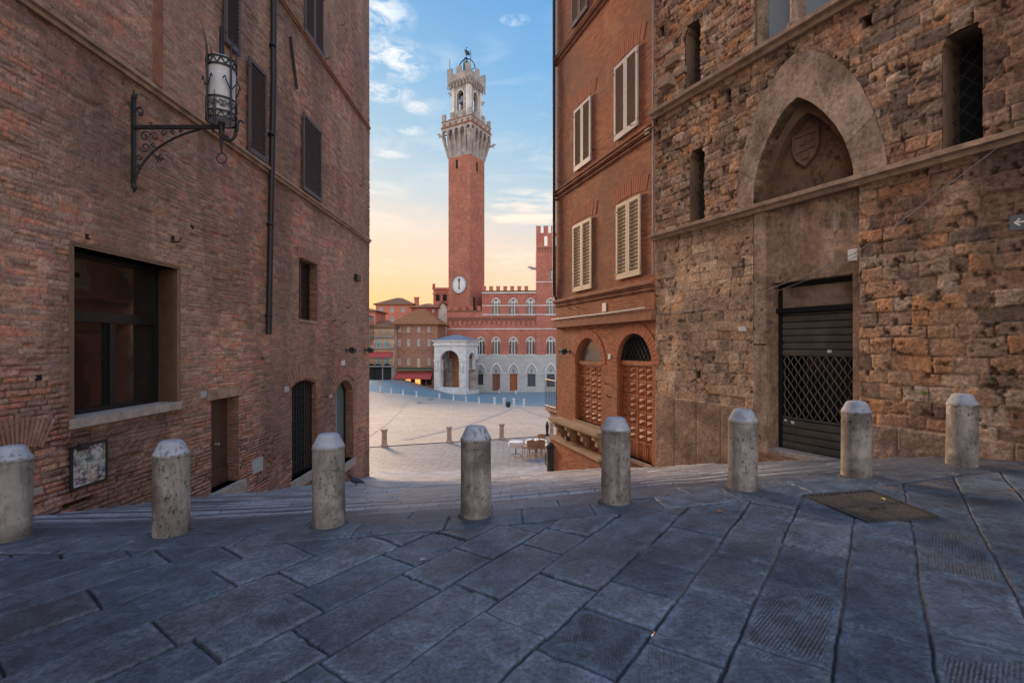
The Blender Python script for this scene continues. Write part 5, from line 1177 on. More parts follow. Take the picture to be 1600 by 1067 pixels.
x, y, z = hit(794, 636.5); o = empty('dark_planter', (x, y, z), 0, 'small dark round bin standing between the paired white posts', 'bin'); m = MB(); m.lathe([(.2, 0), (.3, .2), (.34, .6), (.3, .75), (.12, .8)], 12); m.build('body', M['bin'], o)
x, y, z = hit(761, 612.6); o = empty('banner_stand', (x, y-.8, z), 0, 'small teal notice stand in front of the grey marble palace wall', 'notice stand'); m = MB(); m.box(-.75, .75, -.04, .04, .4, 2.3); m.box(-.6, -.5, -.3, .3, 0, .4); m.box(.5, .6, -.3, .3, 0, .4); m.build('board', M['teal'], o)
x, y, z = hit(855, 681); o = empty('covered_parasol', (x, y, z), 0, 'short dark folded parasol beside the stone post under the balcony', 'parasol'); m = MB(); m.tube([(0, 0, 0), (0, 0, .1), (0, 0, .12), (0, 0, .7), (0, 0, 1.0)], [.2, .2, .08, .13, .04], 10); m.build('cover', M['bin'], o)
# cafe tables and chairs
def table(px, yb, r, h, lab):
    x, y, z = hit(px, yb); o = empty('cafe_table', (x, y, z), 0, lab, 'table', 'cafe tables at the edge of the square')
    m = MB(); m.lathe([(.0, h), (r, h), (r+.005, h-.02), (r+.03, h-.12), (r+.01, h-.26), (r-.005, h-.26), (r-.01, h-.03), (0, h-.03)], 24); m.build('tabletop', M['cloth_white'], o)
    m = MB(); m.tube([(0, 0, h-.03), (0, 0, .12)], .025, 8)
    for k in range(3): a = k*2*PI/3+.3; m.tube([(0, 0, .14), (.2*math.cos(a), .2*math.sin(a), .10), (.3*math.cos(a), .3*math.sin(a), .0)], .015, 6)
    m.build('pedestal', M['iron'], o)
table(806, 713, .36, .76, 'small cloth covered cafe table standing alone, left of the chairs'); table(838, 711, .55, .76, 'wide cloth covered cafe table among the rattan chairs')
def chair(px, yb, rz, lab, proto=[None]):
    x, y, z = hit(px, yb)
    if proto[0] is None:
        o = empty('cafe_chair', (0, 0, 0)); m = MB(); m.box(-.22, .22, -.22, .22, .43, .47); m.build('seat', M['rattan'], o)
        m = MB(); pts = [(-.21, .21), (-.21, .24), (0, .27), (.21, .24)]
        m.add([(-.21, .20, .50), (0, .26, .50), (.21, .20, .50), (-.23, .26, .88), (0, .33, .92), (.23, .26, .88), (-.21, .22, .50), (0, .28, .50), (.21, .22, .50), (-.23, .28, .88), (0, .35, .92), (.23, .28, .88)], [(0, 1, 4, 3), (1, 2, 5, 4), (6, 9, 10, 7), (7, 10, 11, 8), (3, 4, 10, 9), (4, 5, 11, 10), (0, 3, 9, 6), (2, 8, 11, 5)]); m.build('backrest', M['rattan'], o)
        for sx in (-1, 1):
            for sy in (-1, 1): m = MB(); m.tube([(sx*.19, sy*.19, .44), (sx*.22, sy*.22, 0)], .016, 6); m.build('leg', M['rattan'], o)
            m = MB(); m.tube([(sx*.22, -.2, .44), (sx*.25, -.15, .64), (sx*.25, .1, .66), (sx*.22, .24, .66)], .014, 6); m.build('armrest', M['rattan'], o)
        proto[0] = o
    else: o = copy_tree(proto[0])
    o.location = (x, y, z); o.rotation_euler = (0, 0, rz); tag(o, lab, 'chair', 'rattan chairs at the cafe tables')
chair(824, 712, -1.9, 'rattan cafe chair just right of the lone small table, its back to it'); chair(832, 714, 2.9, 'rattan cafe chair nearest the camera, at the left front of the wide table'); chair(843, 713, 3.3, 'rattan cafe chair in front of the wide table, right front'); chair(852, 713, 1.6, 'rattan cafe chair at the right end of the wide table'); chair(848, 706, .2, 'rattan cafe chair behind the wide table')
# litter bin
x, y = 1.42, 16.45; z = float(terr(x, y)); o = empty('litter_bin', (x, y, z), FR.rz, 'black litter bin with a hanging bag against the low wall of the red brick house', 'litter bin')
m = MB(); m.lathe([(.20, 0), (.22, .04), (.23, .80), (.25, .82), (.25, .88), (.20, .90)], 20); m.build('body', M['bin'], o, True); m = MB(); m.lathe([(.26, .90), (.27, .94), (.2, 1.02), (.05, 1.06), (0, 1.06)], 20); m.build('lid', M['iron'], o, True)
m = MB(); m.tube([(-.28, -.06, .80), (-.30, -.08, .6), (-.27, -.08, .25), (-.25, -.06, .05)], [.03, .08, .10, .04], 10, (1, 1)); m.tube([(-.3, -.05, 0), (-.3, -.05, 1.0)], .02, 6); m.build('bag', M['bin'], o, True)

# ------------------------------------------------------------------ PALACE
FPc = Frame(-13.2, 121.5, math.cos(math.radians(-2)), math.sin(math.radians(-2)))
pal = empty('town_palace', (FPc.o[0], FPc.o[1], 0), FPc.rz, 'red brick gothic palace with a grey marble ground floor and battlements across the square', 'palace')
pU = lambda x: FPc.U(x); pV = lambda x, y: FPc.V(x, y)
vb = -12; vmar = pV(800, 554); vroof = pV(800, 456.5); vlow = pV(720, 487)
cxs = [751, 775, 802, 829, 860.5, 890, 916, 945]; R2 = []; R1 = []
hw = 6.4
def lanc(cx, yt, yb): 
    a, b_ = pU(cx-hw), pU(cx+hw); return arch(a, b_, pV(cx, yb), pV(cx, yt+7.5), pV(cx, yt+.8), 6)
h1 = [lanc(c, 466.5, 492) for c in cxs[1:4]]; h2 = [lanc(c, 527, 553.2) for c in cxs]
# upper storey: main part, central block
uc0 = pU(838); uend = pU(985)
mb = MB(); panel(mb, [(pU(698), vmar), (pU(698), vlow), (pU(753), vlow), (pU(753), vroof), (uc0, vroof), (uc0, vmar)], [(h, .5) for h in h1+h2[:4]], .5)
mb.add([(pU(698), 0, vmar), (pU(698), 14, vmar), (pU(698), 14, vlow), (pU(698), 0, vlow)], [(0, 1, 2, 3)]); mb.add([(pU(753), 0, vlow), (pU(753), 14, vlow), (pU(753), 14, vroof), (pU(753), 0, vroof)], [(0, 1, 2, 3)])
mb.add([(pU(698), 0, vlow), (pU(753), 0, vlow), (pU(753), 14, vlow), (pU(698), 14, vlow)], [(0, 1, 2, 3)]); mb.add([(pU(753), 0, vroof), (uc0, 0, vroof), (uc0, 14, vroof), (pU(753), 14, vroof)], [(0, 1, 2, 3)])
mb.build('wall', M['brick_palace'], pal)
vct = pV(838, 386); h3 = [lanc(c, 466.5, 492) for c in cxs[4:]]; h4 = [arch(pU(862-3.3), pU(862+3.3), pV(862, 437), pV(862, 424), pV(862, 420.5), 5)]
mb = MB(); D0 = -.35; panel(mb, rect(uc0, uend, vmar, vct), [(h, .5) for h in h3+h2[4:]+h4], .5, d0=D0)
mb.add([(uc0, D0, vmar), (uc0, 12, vmar), (uc0, 12, vct), (uc0, D0, vct)], [(0, 1, 2, 3)]); mb.add([(uc0, D0, vct), (uend, D0, vct), (uend, 12, vct), (uc0, 12, vct)], [(0, 1, 2, 3)])
# flared head with open windows and battlements
hd0 = pV(838, 386); hd1 = pV(838, 365); wdw = [(pU(838)+2.0+i*2.35, pU(838)+2.85+i*2.35) for i in range(9)]
holes = [arch(a, b_, hd0+.2, hd0+2.4, hd0+2.9, 4) for a, b_ in wdw if b_ < uend]
panel(mb, rect(uc0-.05, uend, hd0, hd1), [(h, .8) for h in holes], .8, d0=D0-.12); mb.add([(uc0-.05, D0-.12, hd0), (uc0-.05, 1.0, hd0), (uc0-.05, 1.0, hd1), (uc0-.05, D0-.12, hd1)], [(0, 1, 2, 3)])
mb.add([(uc0-.05, D0-.12, hd1), (uend, D0-.12, hd1), (uend, .3, hd1), (uc0-.05, .3, hd1)], [(0, 1, 2, 3)])
mb.build('central_wall', M['brick_palace'], pal)
def merlons(u0, u1, v, w_, gap, h, d0, d1, mat, parent=pal, name='battlement'):
    m = MB(); u = u0
    while u+w_ <= u1+.2: m.box(u, u+w_, d0, d1, v, v+h); m.box(u-.05, u+w_+.05, d0-.06, d1+.06, v+h, v+h+.12); u += w_+gap
    return m.build(name, mat, parent)
merlons(pU(753.5), uc0-.5, pV(800, 454), .95, .85, 1.0, -.1, .5, M['brick_palace']); merlons(pU(698.5), pU(752), pV(720, 485), .85, 1.1, 1.0, -.1, .5, M['brick_palace']); merlons(uc0-.05, uend, hd1, 1.15, .75, 1.7, D0-.12, .3, M['brick_palace'])
m = MB(); m.box(pU(753), uc0, -.15, .3, vroof, pV(800, 453.9)); m.box(pU(698), pU(753), -.15, .3, vlow, pV(720, 484.8)); m.build('parapet', M['roof'], pal)
m = MB()
for y_, x0, x1, t_, dd_ in ((457.5, 753, 838, .16, -.22), (477.5, 753, 838, .12, -.12), (491.6, 753, 838, .12, -.14), (514, 698, 838, .12, -.12)): m.box(pU(x0), pU(x1), dd_, 0, pV(800, y_)-t_, pV(800, y_)+t_)
for y_ in (477.5, 491.6, 514): m.box(uc0, uend, D0-.14, D0, pV(840, y_)-.12, pV(840, y_)+.12)
m.box(uc0-.0, uend, D0-.12, D0, pV(838, 441)-.12, pV(838, 441)+.12); m.build('string_course', M['white_stone'], pal)
m = MB(); u = pU(700)
while u < pU(836):      # blind corbel arcade
    m.ring(arch(u+.12, u+1.13, pV(800, 507), pV(800, 503), pV(800, 499.8), 5), arch(u, u+1.25, pV(800, 507), pV(800, 503), pV(800, 498.5), 5), -.16, 0); u += 1.25
m.box(pU(700), pU(838), -.17, 0, pV(800, 498.6), pV(800, 495.5)); m.build('corbel_band', M['brick_dark'], pal)
m = MB()
for i in range(40): 
    u = uc0+i*.75
    if u+.75 < uend: m.ring(arch(u+.08, u+.67, hd0-1.5, hd0-.7, hd0-.35, 4), arch(u, u+.75, hd0-1.5, hd0-.7, hd0-.1, 4), D0-.12, D0)
m.build('corbel_band', M['brick_dark'], pal)
def trifora(cx, yt, yb, d0):
    a, b_ = pU(cx-hw), pU(cx+hw); o_ = lanc(cx, yt, yb); uc = (a+b_)/2; z0 = o_[0][1]; zs = pV(cx, yt+7.5); z1 = pV(cx, yt+.8)
    outer = [((p[0]-uc)*1.16+uc, p[1] if p[1] <= zs+.01 else zs+(p[1]-zs)*1.25) for p in o_]
    m = MB(); m.ring([p for p in o_ if p[1] >= zs-.1], [p for p in outer if p[1] >= zs-.1], d0-.1, d0+.1); m.box(a-.15, b_+.15, d0-.2, d0, z0-.15, z0)
    w_ = (b_-a)/3; lz = zs-.15
    hl = [arch(a+w_*i+.09, a+w_*(i+1)-.09, lz-.6, lz-.15, lz+.45, 4) for i in range(3)]
    big_ = [(a, lz-.6)]+[p for p in o_ if p[1] > lz-.05]+[(b_, lz-.6)]
    panel(m, big_, hl, .1, d0=d0+.22)
    for i in (1, 2): m.box(a+w_*i-.09, a+w_*i+.09, d0+.22, d0+.36, z0, lz-.6)
    f = m.build('window', M['white_stone'], pal); q = MB(); q.box(a, b_, d0+.42, d0+.44, z0, z1); q.build('pane', M['pane_far'], f)
    s = MB(); s.prism([(uc-.22, zs+1.0), (uc+.22, zs+1.0), (uc+.16, zs+.7), (uc, zs+.5), (uc-.16, zs+.7)], d0+.14, d0+.22); s.build('shield', M['brick_dark'], f)
for c in cxs[1:4]: trifora(c, 466.5, 492, 0)
for c in cxs[:4]: trifora(c, 527, 553.2, 0)
for c in cxs[4:]: trifora(c, 466.5, 492, D0); trifora(c, 527, 553.2, D0)
m = MB(); m.prism(h4[0], D0+.4, D0+.42); wo = m.build('window', M['pane_far'], pal); m = MB(); m.box(pU(862)-.08, pU(862)+.08, D0+.2, D0+.36, h4[0][0][1], pV(862, 424)); m.build('frame', M['white_stone'], wo)
m = MB(); random.seed(11)
for k in range(150):
    x_ = random.uniform(700, 836); y_ = random.choice([461, 463, 497, 509, 517, 522]); yy = y_+random.uniform(-1, 1)
    if x_ < 753 and yy < 489: continue
    if any(abs(x_-c) < 8 for c in cxs) and (y_ > 515): continue
    u, v = FPc.uv(x_, yy); m.box(u-.09, u+.09, -.012, 0, v-.12, v+.12)
m.build('putlog_hole', M['brick_dark'], pal)['kind'] = 'stuff'
# marble ground floor with pointed arches and doors
Dm = -.55; gh = []
doors = [(750.5, 5.0, 533, 603, 'pane_far', 'window'), (775.5, 5.8, 536, 636, 'brick_dark', 'door'), (802.5, 5.8, 537, 640, 'wood_red', 'door'), (830.5, 6.2, 540, 612, 'pane_far', 'window'), (860.5, 6.2, 542, 613, 'pane_far', 'window'), (890, 6.2, 542, 613, 'pane_far', 'window'), (918, 6.2, 542, 640, 'wood_red', 'door')]
for cx, hw_, y0, y1, mt, nm in doors: 
    yt = 420+y0/3.334; yb = 420+y1/3.334; gh.append(arch(pU(cx-hw_), pU(cx+hw_), max(pV(cx, yb), -9.9), pV(cx, yt+3), pV(cx, yt), 6))
mb = MB(); panel(mb, rect(pU(746), uend, vb, vmar), [(h, .5) for h in gh], .5, d0=Dm)
mb.add([(pU(746), Dm, vb), (pU(746), 2, vb), (pU(746), 2, vmar), (pU(746), Dm, vmar)], [(0, 1, 2, 3)]); mb.add([(pU(746), Dm, vmar), (uend, Dm, vmar), (uend, .1, vmar), (pU(746), .1, vmar)], [(0, 1, 2, 3)]); mb.build('marble_storey', M['marble'], pal)
mb = MB(); mb.box(pU(698), pU(747), -.02, 2, vb, vmar-.01); mb.build('side_wall', M['brick_palace'], pal)
for (cx, hw_, y0, y1, mt, nm), g in zip(doors, gh):
    m = MB(); m.prism(g, Dm+.45, Dm+.47); o = m.build(nm, M[mt], pal)
    ca, cb_ = pU(cx-9.6), pU(cx+9.6); zs = pV(cx, 583); zt = pV(cx, 565.5); oo = arch(ca, cb_, zs-.02, zs, zt, 8); ii = [((p[0]-(ca+cb_)/2)*.76+(ca+cb_)/2, zs-.02 if p[1] <= zs else zs+(p[1]-zs)*.78) for p in oo]
    m = MB(); m.ring(ii, oo, Dm-.22, Dm); m.build('arch_moulding', M['white_stone'], o)
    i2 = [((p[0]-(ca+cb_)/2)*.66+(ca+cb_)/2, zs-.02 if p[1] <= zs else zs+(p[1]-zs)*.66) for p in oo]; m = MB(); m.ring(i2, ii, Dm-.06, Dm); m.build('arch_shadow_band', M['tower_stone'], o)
    m = MB(); uc = (ca+cb_)/2; m.prism([(uc-.3, zs+1.1), (uc+.3, zs+1.1), (uc+.24, zs+.6), (uc, zs+.2), (uc-.24, zs+.6)], Dm-.1, Dm); m.build('shield', M['roof_grey'], o)
m = MB()
for i, y_ in enumerate((583, 600, 610)): m.box(pU(746), uend, Dm-.06, Dm, pV(800, y_)-.08, pV(800, y_)+.08) if i == 0 else None
m.build('string_course', M['white_stone'], pal)
m = MB(); u, v = pU(835), pV(835, 420); m.tube([(u+.5, 0, v), (u-.3, -.3, v), (u-1.2, -.5, v+.35), (u-1.7, -.6, v+.25)], [.3, .35, .28, .1], 8); m.tube([(u-.6, -.4, v), (u-1.0, -.5, v-.7)], [.12, .05], 6); m.build('gargoyle', M['tower_stone'], pal)

# ------------------------------------------------------------------ CLOCK TOWER
YT = 122.0; XT = (734-HX)/FP*YT; S = 6.85; phi = math.radians(30)
tower = empty('clock_tower', (XT, YT, 0), -phi, 'very tall slim red brick clock tower with a white stone crown above the palace', 'tower')
# local: near corner at origin; left face runs along -x, right face along +y
tz = lambda y: EYE+(HY-y)/FP*YT
zt0, zt1 = -12, tz(240)
m = MB(); m.box(-S, 0, 0, S, zt0, zt1); m.build('shaft', M['brick_tower'], tower)
m = MB()
for x_ in (-S*.33, -S*.62): m.box(x_-.28, x_+.28, -.012, 0, zt1-4.6, zt1-1.3) if x_ == -S*.62 else None
for q in ((-S*.60-.35, -S*.60+.35, -.02, 0, tz(259), tz(245)), (0, .02, S*.48-.35, S*.48+.35, tz(262), tz(247)), (0, .02, S*.28-.4, S*.28+.4, tz(492), tz(463))): m = MB(); m.box(*q); m.build('slit_window', M['dark'], tower)
m = MB()
for k in range(200):
    z = random.uniform(tz(470), zt1-3)
    if k % 2: x_ = random.uniform(-S+.5, -.5); x_ = -round(-x_/1.3)*1.3; m.box(x_-.07, x_+.07, -.01, 0, z, z+.25) if abs(z-tz(445)) > 3 or 1 else None
    else: y_ = round(random.uniform(.5, S-.5)/1.3)*1.3; m.box(0, .01, y_-.07, y_+.07, z, z+.25)
m.build('putlog_hole', M['brick_dark'], tower)['kind'] = 'stuff'
# flaring corbels of white stone
cA, cB = tz(236), tz(196); e = 1.25
m = MB(); n = 6
def inv(z0, z1, e0, e1): m.add([(-S-e0, -e0, z0), (e0, -e0, z0), (e0, S+e0, z0), (-S-e0, S+e0, z0), (-S-e1, -e1, z1), (e1, -e1, z1), (e1, S+e1, z1), (-S-e1, S+e1, z1)], [(0, 1, 5, 4), (1, 2, 6, 5), (2, 3, 7, 6), (3, 0, 4, 7), (4, 5, 6, 7), (0, 3, 2, 1)])
cA = zt1; cM = cA+(cB-cA)*.55; cT = cB-.2
inv(cA, cT, .05, .35); 
nb = 5
for i in range(nb+1):   # corbel brackets on the faces
    t_ = i/nb
    for face in (0, 1):
        lo = -S-.0+S*t_; hi = -S-e+(S+2*e)*t_
        w_ = .24
        if face == 0: pts = [(lo-w_, .0), (lo+w_, .0), (hi-w_*1.2, -e), (hi+w_*1.2, -e)]
        for (z0, z1, f0, f1) in ((cA, cM, .0, .72), (cM, cT-1.2, .72, 1.0)):
            def q(f, s_): c_ = lo*(1-f)+hi*f; return c_+s_*w_
            if face == 0: m.add([(q(f0, -1), .1, z0), (q(f0, 1), .1, z0), (q(f0, 1), -e*f0-.02, z0), (q(f0, -1), -e*f0-.02, z0), (q(f1, -1), .1, z1), (q(f1, 1), .1, z1), (q(f1, 1), -e*f1, z1), (q(f1, -1), -e*f1, z1)], [(3, 2, 6, 7), (0, 3, 7, 4), (2, 1, 5, 6), (4, 7, 6, 5)])
            else:
                Q = lambda f, s_: q(f, s_)+S
                m.add([(-.1, Q(f0, -1), z0), (-.1, Q(f0, 1), z0), (e*f0+.02, Q(f0, 1), z0), (e*f0+.02, Q(f0, -1), z0), (-.1, Q(f1, -1), z1), (-.1, Q(f1, 1), z1), (e*f1, Q(f1, 1), z1), (e*f1, Q(f1, -1), z1)], [(3, 2, 6, 7), (0, 3, 7, 4), (2, 1, 5, 6), (4, 7, 6, 5)])
def faces(fn):
    """run fn on the left (plane y) and right (plane x) faces"""
    fn(0); fn(1)
def mp_(face, mbx, pts, d0, d1, e_):
    """ring/prism given in (s, z) along a face, s from 0..S measured from the far end of the left face / the corner"""
    tmp = MB(); pts(tmp, d0, d1)
    if face == 0: mbx.add([(x-S, y-e_, z) for x, y, z in tmp.v], tmp.f)
    else: mbx.add([(-y+e_, x, z) for x, y, z in tmp.v], tmp.f)
wS = (S+2*e)/nb
for face in (0, 1):
    for i in range(nb):
        a = -e+wS*i
        def f(tm, d0, d1, a=a): 
            outl = rect(a, a+wS, cT-1.2, cT+.3); hole = arch(a+.28, a+wS-.28, cT-1.2, cT-.9, cT-.15, 6); panel(tm, outl, [hole], .8)
        mp_(face, m, f, 0, .5, e)
m.build('corbelled_crown', M['tower_stone'], tower)
m = MB(); zP = tz(184)
m.box(-S-e, e, -e, S+e, cT+.3, zP); m.build('gallery', M['tower_stone'], tower)
m = MB(); 
for z_ in (cT+.45,): m.box(-S-e-.18, e+.18, -e-.18, S+e+.18, z_, z_+.35)
m.box(-S-e-.1, e+.1, -e-.1, S+e+.1, zP-.12, zP+.1); m.build('cornice', M['ledge_red'], tower)
m = MB()
for face in (0, 1):
    for i in range(5):
        a = -e+(S+2*e)*(i+.5)/5
        def f(tm, d0, d1, a=a): tm.prism([(a-.3, zP-.6), (a+.3, zP-.6), (a+.22, zP-1.1), (a, zP-1.4), (a-.22, zP-1.1)], -.12, 0)
        m = MB(); mp_(face, m, f, 0, 0, e); m.build('shield', M['brick_dark'], tower)
def crown(e_, z0, h, n, w_, th, mat, name='battlement'):
    m = MB(); L_ = S+2*e_; st = (L_-w_)/(n-1)
    for i in range(n):
        a = -S-e_+st*i; m.box(a, a+w_, -e_, -e_+th, z0, z0+h); m.box(a, a+w_, S+e_-th, S+e_, z0, z0+h)
        if 0 < i < n-1: b_ = -e_+st*i; m.box(e_-th, e_, b_, b_+w_, z0, z0+h); m.box(-S-e_, -S-e_+th, b_, b_+w_, z0, z0+h)
    return m.build(name, mat, tower)
crown(e, zP+.1, 1.9, 4, 1.1, .5, M['tower_stone'])
# belfry: open arched lantern
b0 = .62; zB0, zB1 = zP, tz(122); fb = MB()
for face in range(4):
    tm = MB(); L_ = S-2*b0; panel(tm, rect(0, L_, zB0, zB1), [(arch(L_*.30, L_*.70, zB0+3.0, zB1-3.4, zB1-2.0, 8), .9)], .9)
    a = face*PI/2; cx_, cy_ = -S/2, S/2
    R_ = Matrix.Rotation(a, 3, 'Z'); fb.add([tuple(Vector((cx_, cy_, 0))+R_ @ Vector((x-L_/2, y-L_/2, z))) for x, y, z in tm.v], tm.f)
fb.box(-S+b0+.01, -b0-.01, b0+.01, S-b0-.01, zB1-.3, zB1); fb.build('belfry', M['tower_stone'], tower)
m = MB()
for face in range(4):
    tm = MB(); L_ = S-2*b0; w_ = L_*.5
    o_ = arch(L_*.27, L_*.73, zB0+2.5, zB1-3.4, zB1-1.6, 8); i_ = [((p[0]-L_/2)*.87+L_/2, p[1] if p[1] < zB1-3.41 else (p[1]-zB1+3.4)*.8+zB1-3.4) for p in o_]; tm.ring(i_, o_, -.18, 0)
    tm.box(-.12, L_*.16, -.2, 0, zB0, zB1-1); tm.box(L_*.84, L_+.12, -.2, 0, zB0, zB1-1)
    R_ = Matrix.Rotation(face*PI/2, 3, 'Z'); m.add([tuple(Vector((-S/2, S/2, 0))+R_ @ Vector((x-L_/2, y-L_/2, z))) for x, y, z in tm.v], tm.f)
m.build('belfry_trim', M['white_stone'], tower)
m = MB(); m.box(-S*.62, -S*.38, S*.38, S*.62, zB0, zB1-3); m.build('inner_pier', M['brick_tower'], tower)
m = MB(); m.lathe([(.1, zB1-3.0), (.5, zB1-3.3), (.7, zB1-4.4), (.95, zB1-5.0), (.9, zB1-5.0)], 16, (-S/2, b0+1.0, 0)); m.build('bell', M['roof_grey'], tower, True)
# head
m = MB(); hz0, hz1 = tz(121), tz(108.5); e2 = .25
inv(hz0-1.2, hz0+.3, -b0, e2-.15); m.box(-S-e2, e2, -e2, S+e2, hz0+.3, hz1); 
for face in range(4):
    tm = MB(); L_ = S+2*e2; n = 7
    for i in range(n): a = L_/n*i; tm.ring(arch(a+.12, a+L_/n-.12, hz0-1.3, hz0-.5, hz0, 5), arch(a, a+L_/n, hz0-1.3, hz0-.5, hz0+.3, 5), 0, .45)
    R_ = Matrix.Rotation(face*PI/2, 3, 'Z'); m.add([tuple(Vector((-S/2, S/2, 0))+R_ @ Vector((x-L_/2, y-L_/2, z))) for x, y, z in tm.v], tm.f)
m.build('head', M['tower_stone'], tower); crown(e2, hz1, 1.75, 3, 1.5, .5, M['tower_stone'])
m = MB(); c0 = (-S/2, S/2); zc0 = hz1; zc1 = tz(75)
for a in (0, PI/2):
    pts = [(c0[0]+2.45*math.cos(t_)*math.cos(a+.3), c0[1]+2.45*math.cos(t_)*math.sin(a+.3), zc1-3.6+3.6*math.sin(t_)) for t_ in [PI*i/16 for i in range(17)]]
    pts = [(pts[0][0], pts[0][1], zc0)]+pts+[(pts[-1][0], pts[-1][1], zc0)]; m.tube(pts, .14, 6)
m.tube([(c0[0]-2.4, c0[1], zc1-3.3), (c0[0]+2.4, c0[1], zc1-3.3)], .1, 6); m.build('bell_frame', M['iron'], tower)
m = MB(); m.lathe([(.05, zc1-.4), (.45, zc1-.8), (.7, zc1-1.8), (.85, zc1-3.0), (1.25, zc1-4.0), (1.1, zc1-4.0)], 20, (c0[0], c0[1], 0)); m.build('great_bell', plain('green_bronze', (.08, .13, .12), .5, .3, 2, metal=.4), tower, True)
m = MB(); m.tube([(c0[0], c0[1], zc1-.4), (c0[0], c0[1], tz(55.5))], [.09, .04], 6); z_ = tz(65); m.prism([(c0[0]-.2, z_-.7), (c0[0]+1.1, z_-1.1), (c0[0]+1.0, z_-.2), (c0[0]+.1, z_+.6), (c0[0]-.8, z_+1.1), (c0[0]-.5, z_+.3)], c0[1]-.04, c0[1]+.04)
m.tube([(c0[0]-.4, c0[1], tz(57.5)), (c0[0]+.4, c0[1], tz(57.5))], .05, 5); m.build('weather_vane', M['iron'], tower)
m = MB(); m.tube([(-S+.2, .3, hz1), (-S+.2, .3, tz(80))], .07, 6); m.tube([(-.8, 1.6, hz1), (-.8, 1.6, tz(72))], .07, 6); m.build('lightning_rod', M['iron'], tower)
m = MB()
for (bx_, by_, dx_, dy_, zz, L_) in ((-S-e, -e, -.8, -.3, tz(205), 1.3), (e, S+e, .6, .8, tz(212), 1.3), (-S+b0, b0, -.8, -.3, tz(137), 1.0), (-b0, S-b0, .7, .6, tz(145), .9)):
    m = MB(); m.tube([(bx_-dx_*.3, by_-dy_*.3, zz-.3), (bx_+dx_*.4*L_, by_+dy_*.4*L_, zz+.1), (bx_+dx_*L_*.8, by_+dy_*L_*.8, zz+.55), (bx_+dx_*L_*1.15, by_+dy_*L_*1.15, zz+.35)], [.3, .36, .26, .08], 8); m.tube([(bx_+dx_*.5*L_, by_+dy_*.5*L_, zz), (bx_+dx_*.8*L_, by_+dy_*.8*L_, zz-.7)], [.14, .05], 6); m.build('gargoyle', M['tower_stone'], tower)
# clock
ck = (718.3-HX)/FP; t_ = None
n0 = Vector((math.sin(phi)*-1, -math.cos(phi))); 
# where the pixel's ray meets the left face
du2 = Vector((math.cos(-phi), math.sin(-phi))); nn_ = Vector((-du2.y, du2.x)); tt_ = (XT*nn_.x+YT*nn_.y)/(ck*nn_.x+nn_.y); sx_ = (tt_*ck-XT)*du2.x+(tt_-YT)*du2.y; cz_ = EYE+(HY-445)/FP*tt_
def disc(m, r, d0, d1, n=48, r2=0):
    if r2: m.ring([(sx_+r2*math.cos(2*PI*k/n), cz_+r2*math.sin(2*PI*k/n)) for k in range(n)], [(sx_+r*math.cos(2*PI*k/n), cz_+r*math.sin(2*PI*k/n)) for k in range(n)], d0, d1, True)
    else: m.prism([(sx_+r*math.cos(2*PI*k/n), cz_+r*math.sin(2*PI*k/n)) for k in range(n)], d0, d1)
CR = 2.22
m = MB(); disc(m, CR, -.25, 0); ck_o = m.build('clock_face', plain('clock_white', (.66, .68, .70), .6, .08, 1), tower)
m = MB(); disc(m, CR+.06, -.32, 0, r2=CR-.08); m.build('clock_rim', M['roof_grey'], ck_o)
m = MB()
for k in range(24):
    a = 2*PI*k/24; l = .16 if k % 2 else .26; rr_ = CR*.82; m.obox((sx_+rr_*math.cos(a), -.26, cz_+rr_*math.sin(a)), (math.cos(a)*l, 0, math.sin(a)*l), (0, .01, 0), (-math.sin(a)*.045, 0, math.cos(a)*.045))
m.build('numerals', M['iron'], ck_o)
m = MB(); m.prism([(sx_-.07, cz_), (sx_-.18, cz_+1.0), (sx_-.4, cz_+1.2), (sx_, cz_+1.75), (sx_+.4, cz_+1.2), (sx_+.18, cz_+1.0), (sx_+.07, cz_)], -.32, -.29); m.prism([(sx_-.08, cz_), (sx_-.16, cz_-.7), (sx_-.32, cz_-1.0), (sx_, cz_-1.3), (sx_+.32, cz_-1.0), (sx_+.16, cz_-.7), (sx_+.08, cz_)], -.289, -.27); disc(m, .18, -.34, -.25, 12); m.build('clock_hand', M['iron'], ck_o)

# ------------------------------------------------------------------ CHAPEL at the tower's foot
YC = 107.0; XC = (727.5-HX)/FP*YC; cL = Vector(((678.5-HX)/FP*109.5, 109.5)); cC = Vector((XC, YC)); dv_ = (cC-cL); SL = dv_.length; chz = EYE-(615-HY)/FP*YC
ch_o = empty('chapel_loggia', (XC, YC, chz), math.atan2(dv_.y, dv_.x), 'white marble open chapel with tall round arches at the foot of the clock tower', 'chapel')
cz = lambda y: EYE+(HY-y)/FP*YC-chz; SD = 7.3
m = MB(); m.box(-SL-.2, .2, -.2, SD, -.8, .35); m.build('plinth', M['white_stone'], ch_o)
zt = cz(540); hh = cz(532); pw = 1.55; ap = cz(548)
m = MB(); W_ = SL-2*0
panel(m, rect(-SL, 0, zt-5.5, zt), [(arch(-SL+pw, -pw, zt-5.5, cz(563), cz(547.5), 12), .7)], .7)
tmp = MB(); panel(tmp, rect(0, SD, zt-5.5, zt), [(arch(1.9, SD-1.9, zt-5.5, cz(563), cz(551), 12), .7)], .7); m.add([(-y, x, z) for x, y, z in tmp.v], tmp.f)
tmp2 = MB(); panel(tmp2, rect(0, SD, zt-5.5, zt), [(arch(1.9, SD-1.9, zt-5.5, cz(563), cz(551), 12), .7)], .7); m.add([(-SL+y, x, z) for x, y, z in tmp2.v], tmp2.f)
m.box(-SL+.7, -.7, .7, SD, zt-.3, zt-.02); m.build('arcade', M['white_stone'], ch_o)
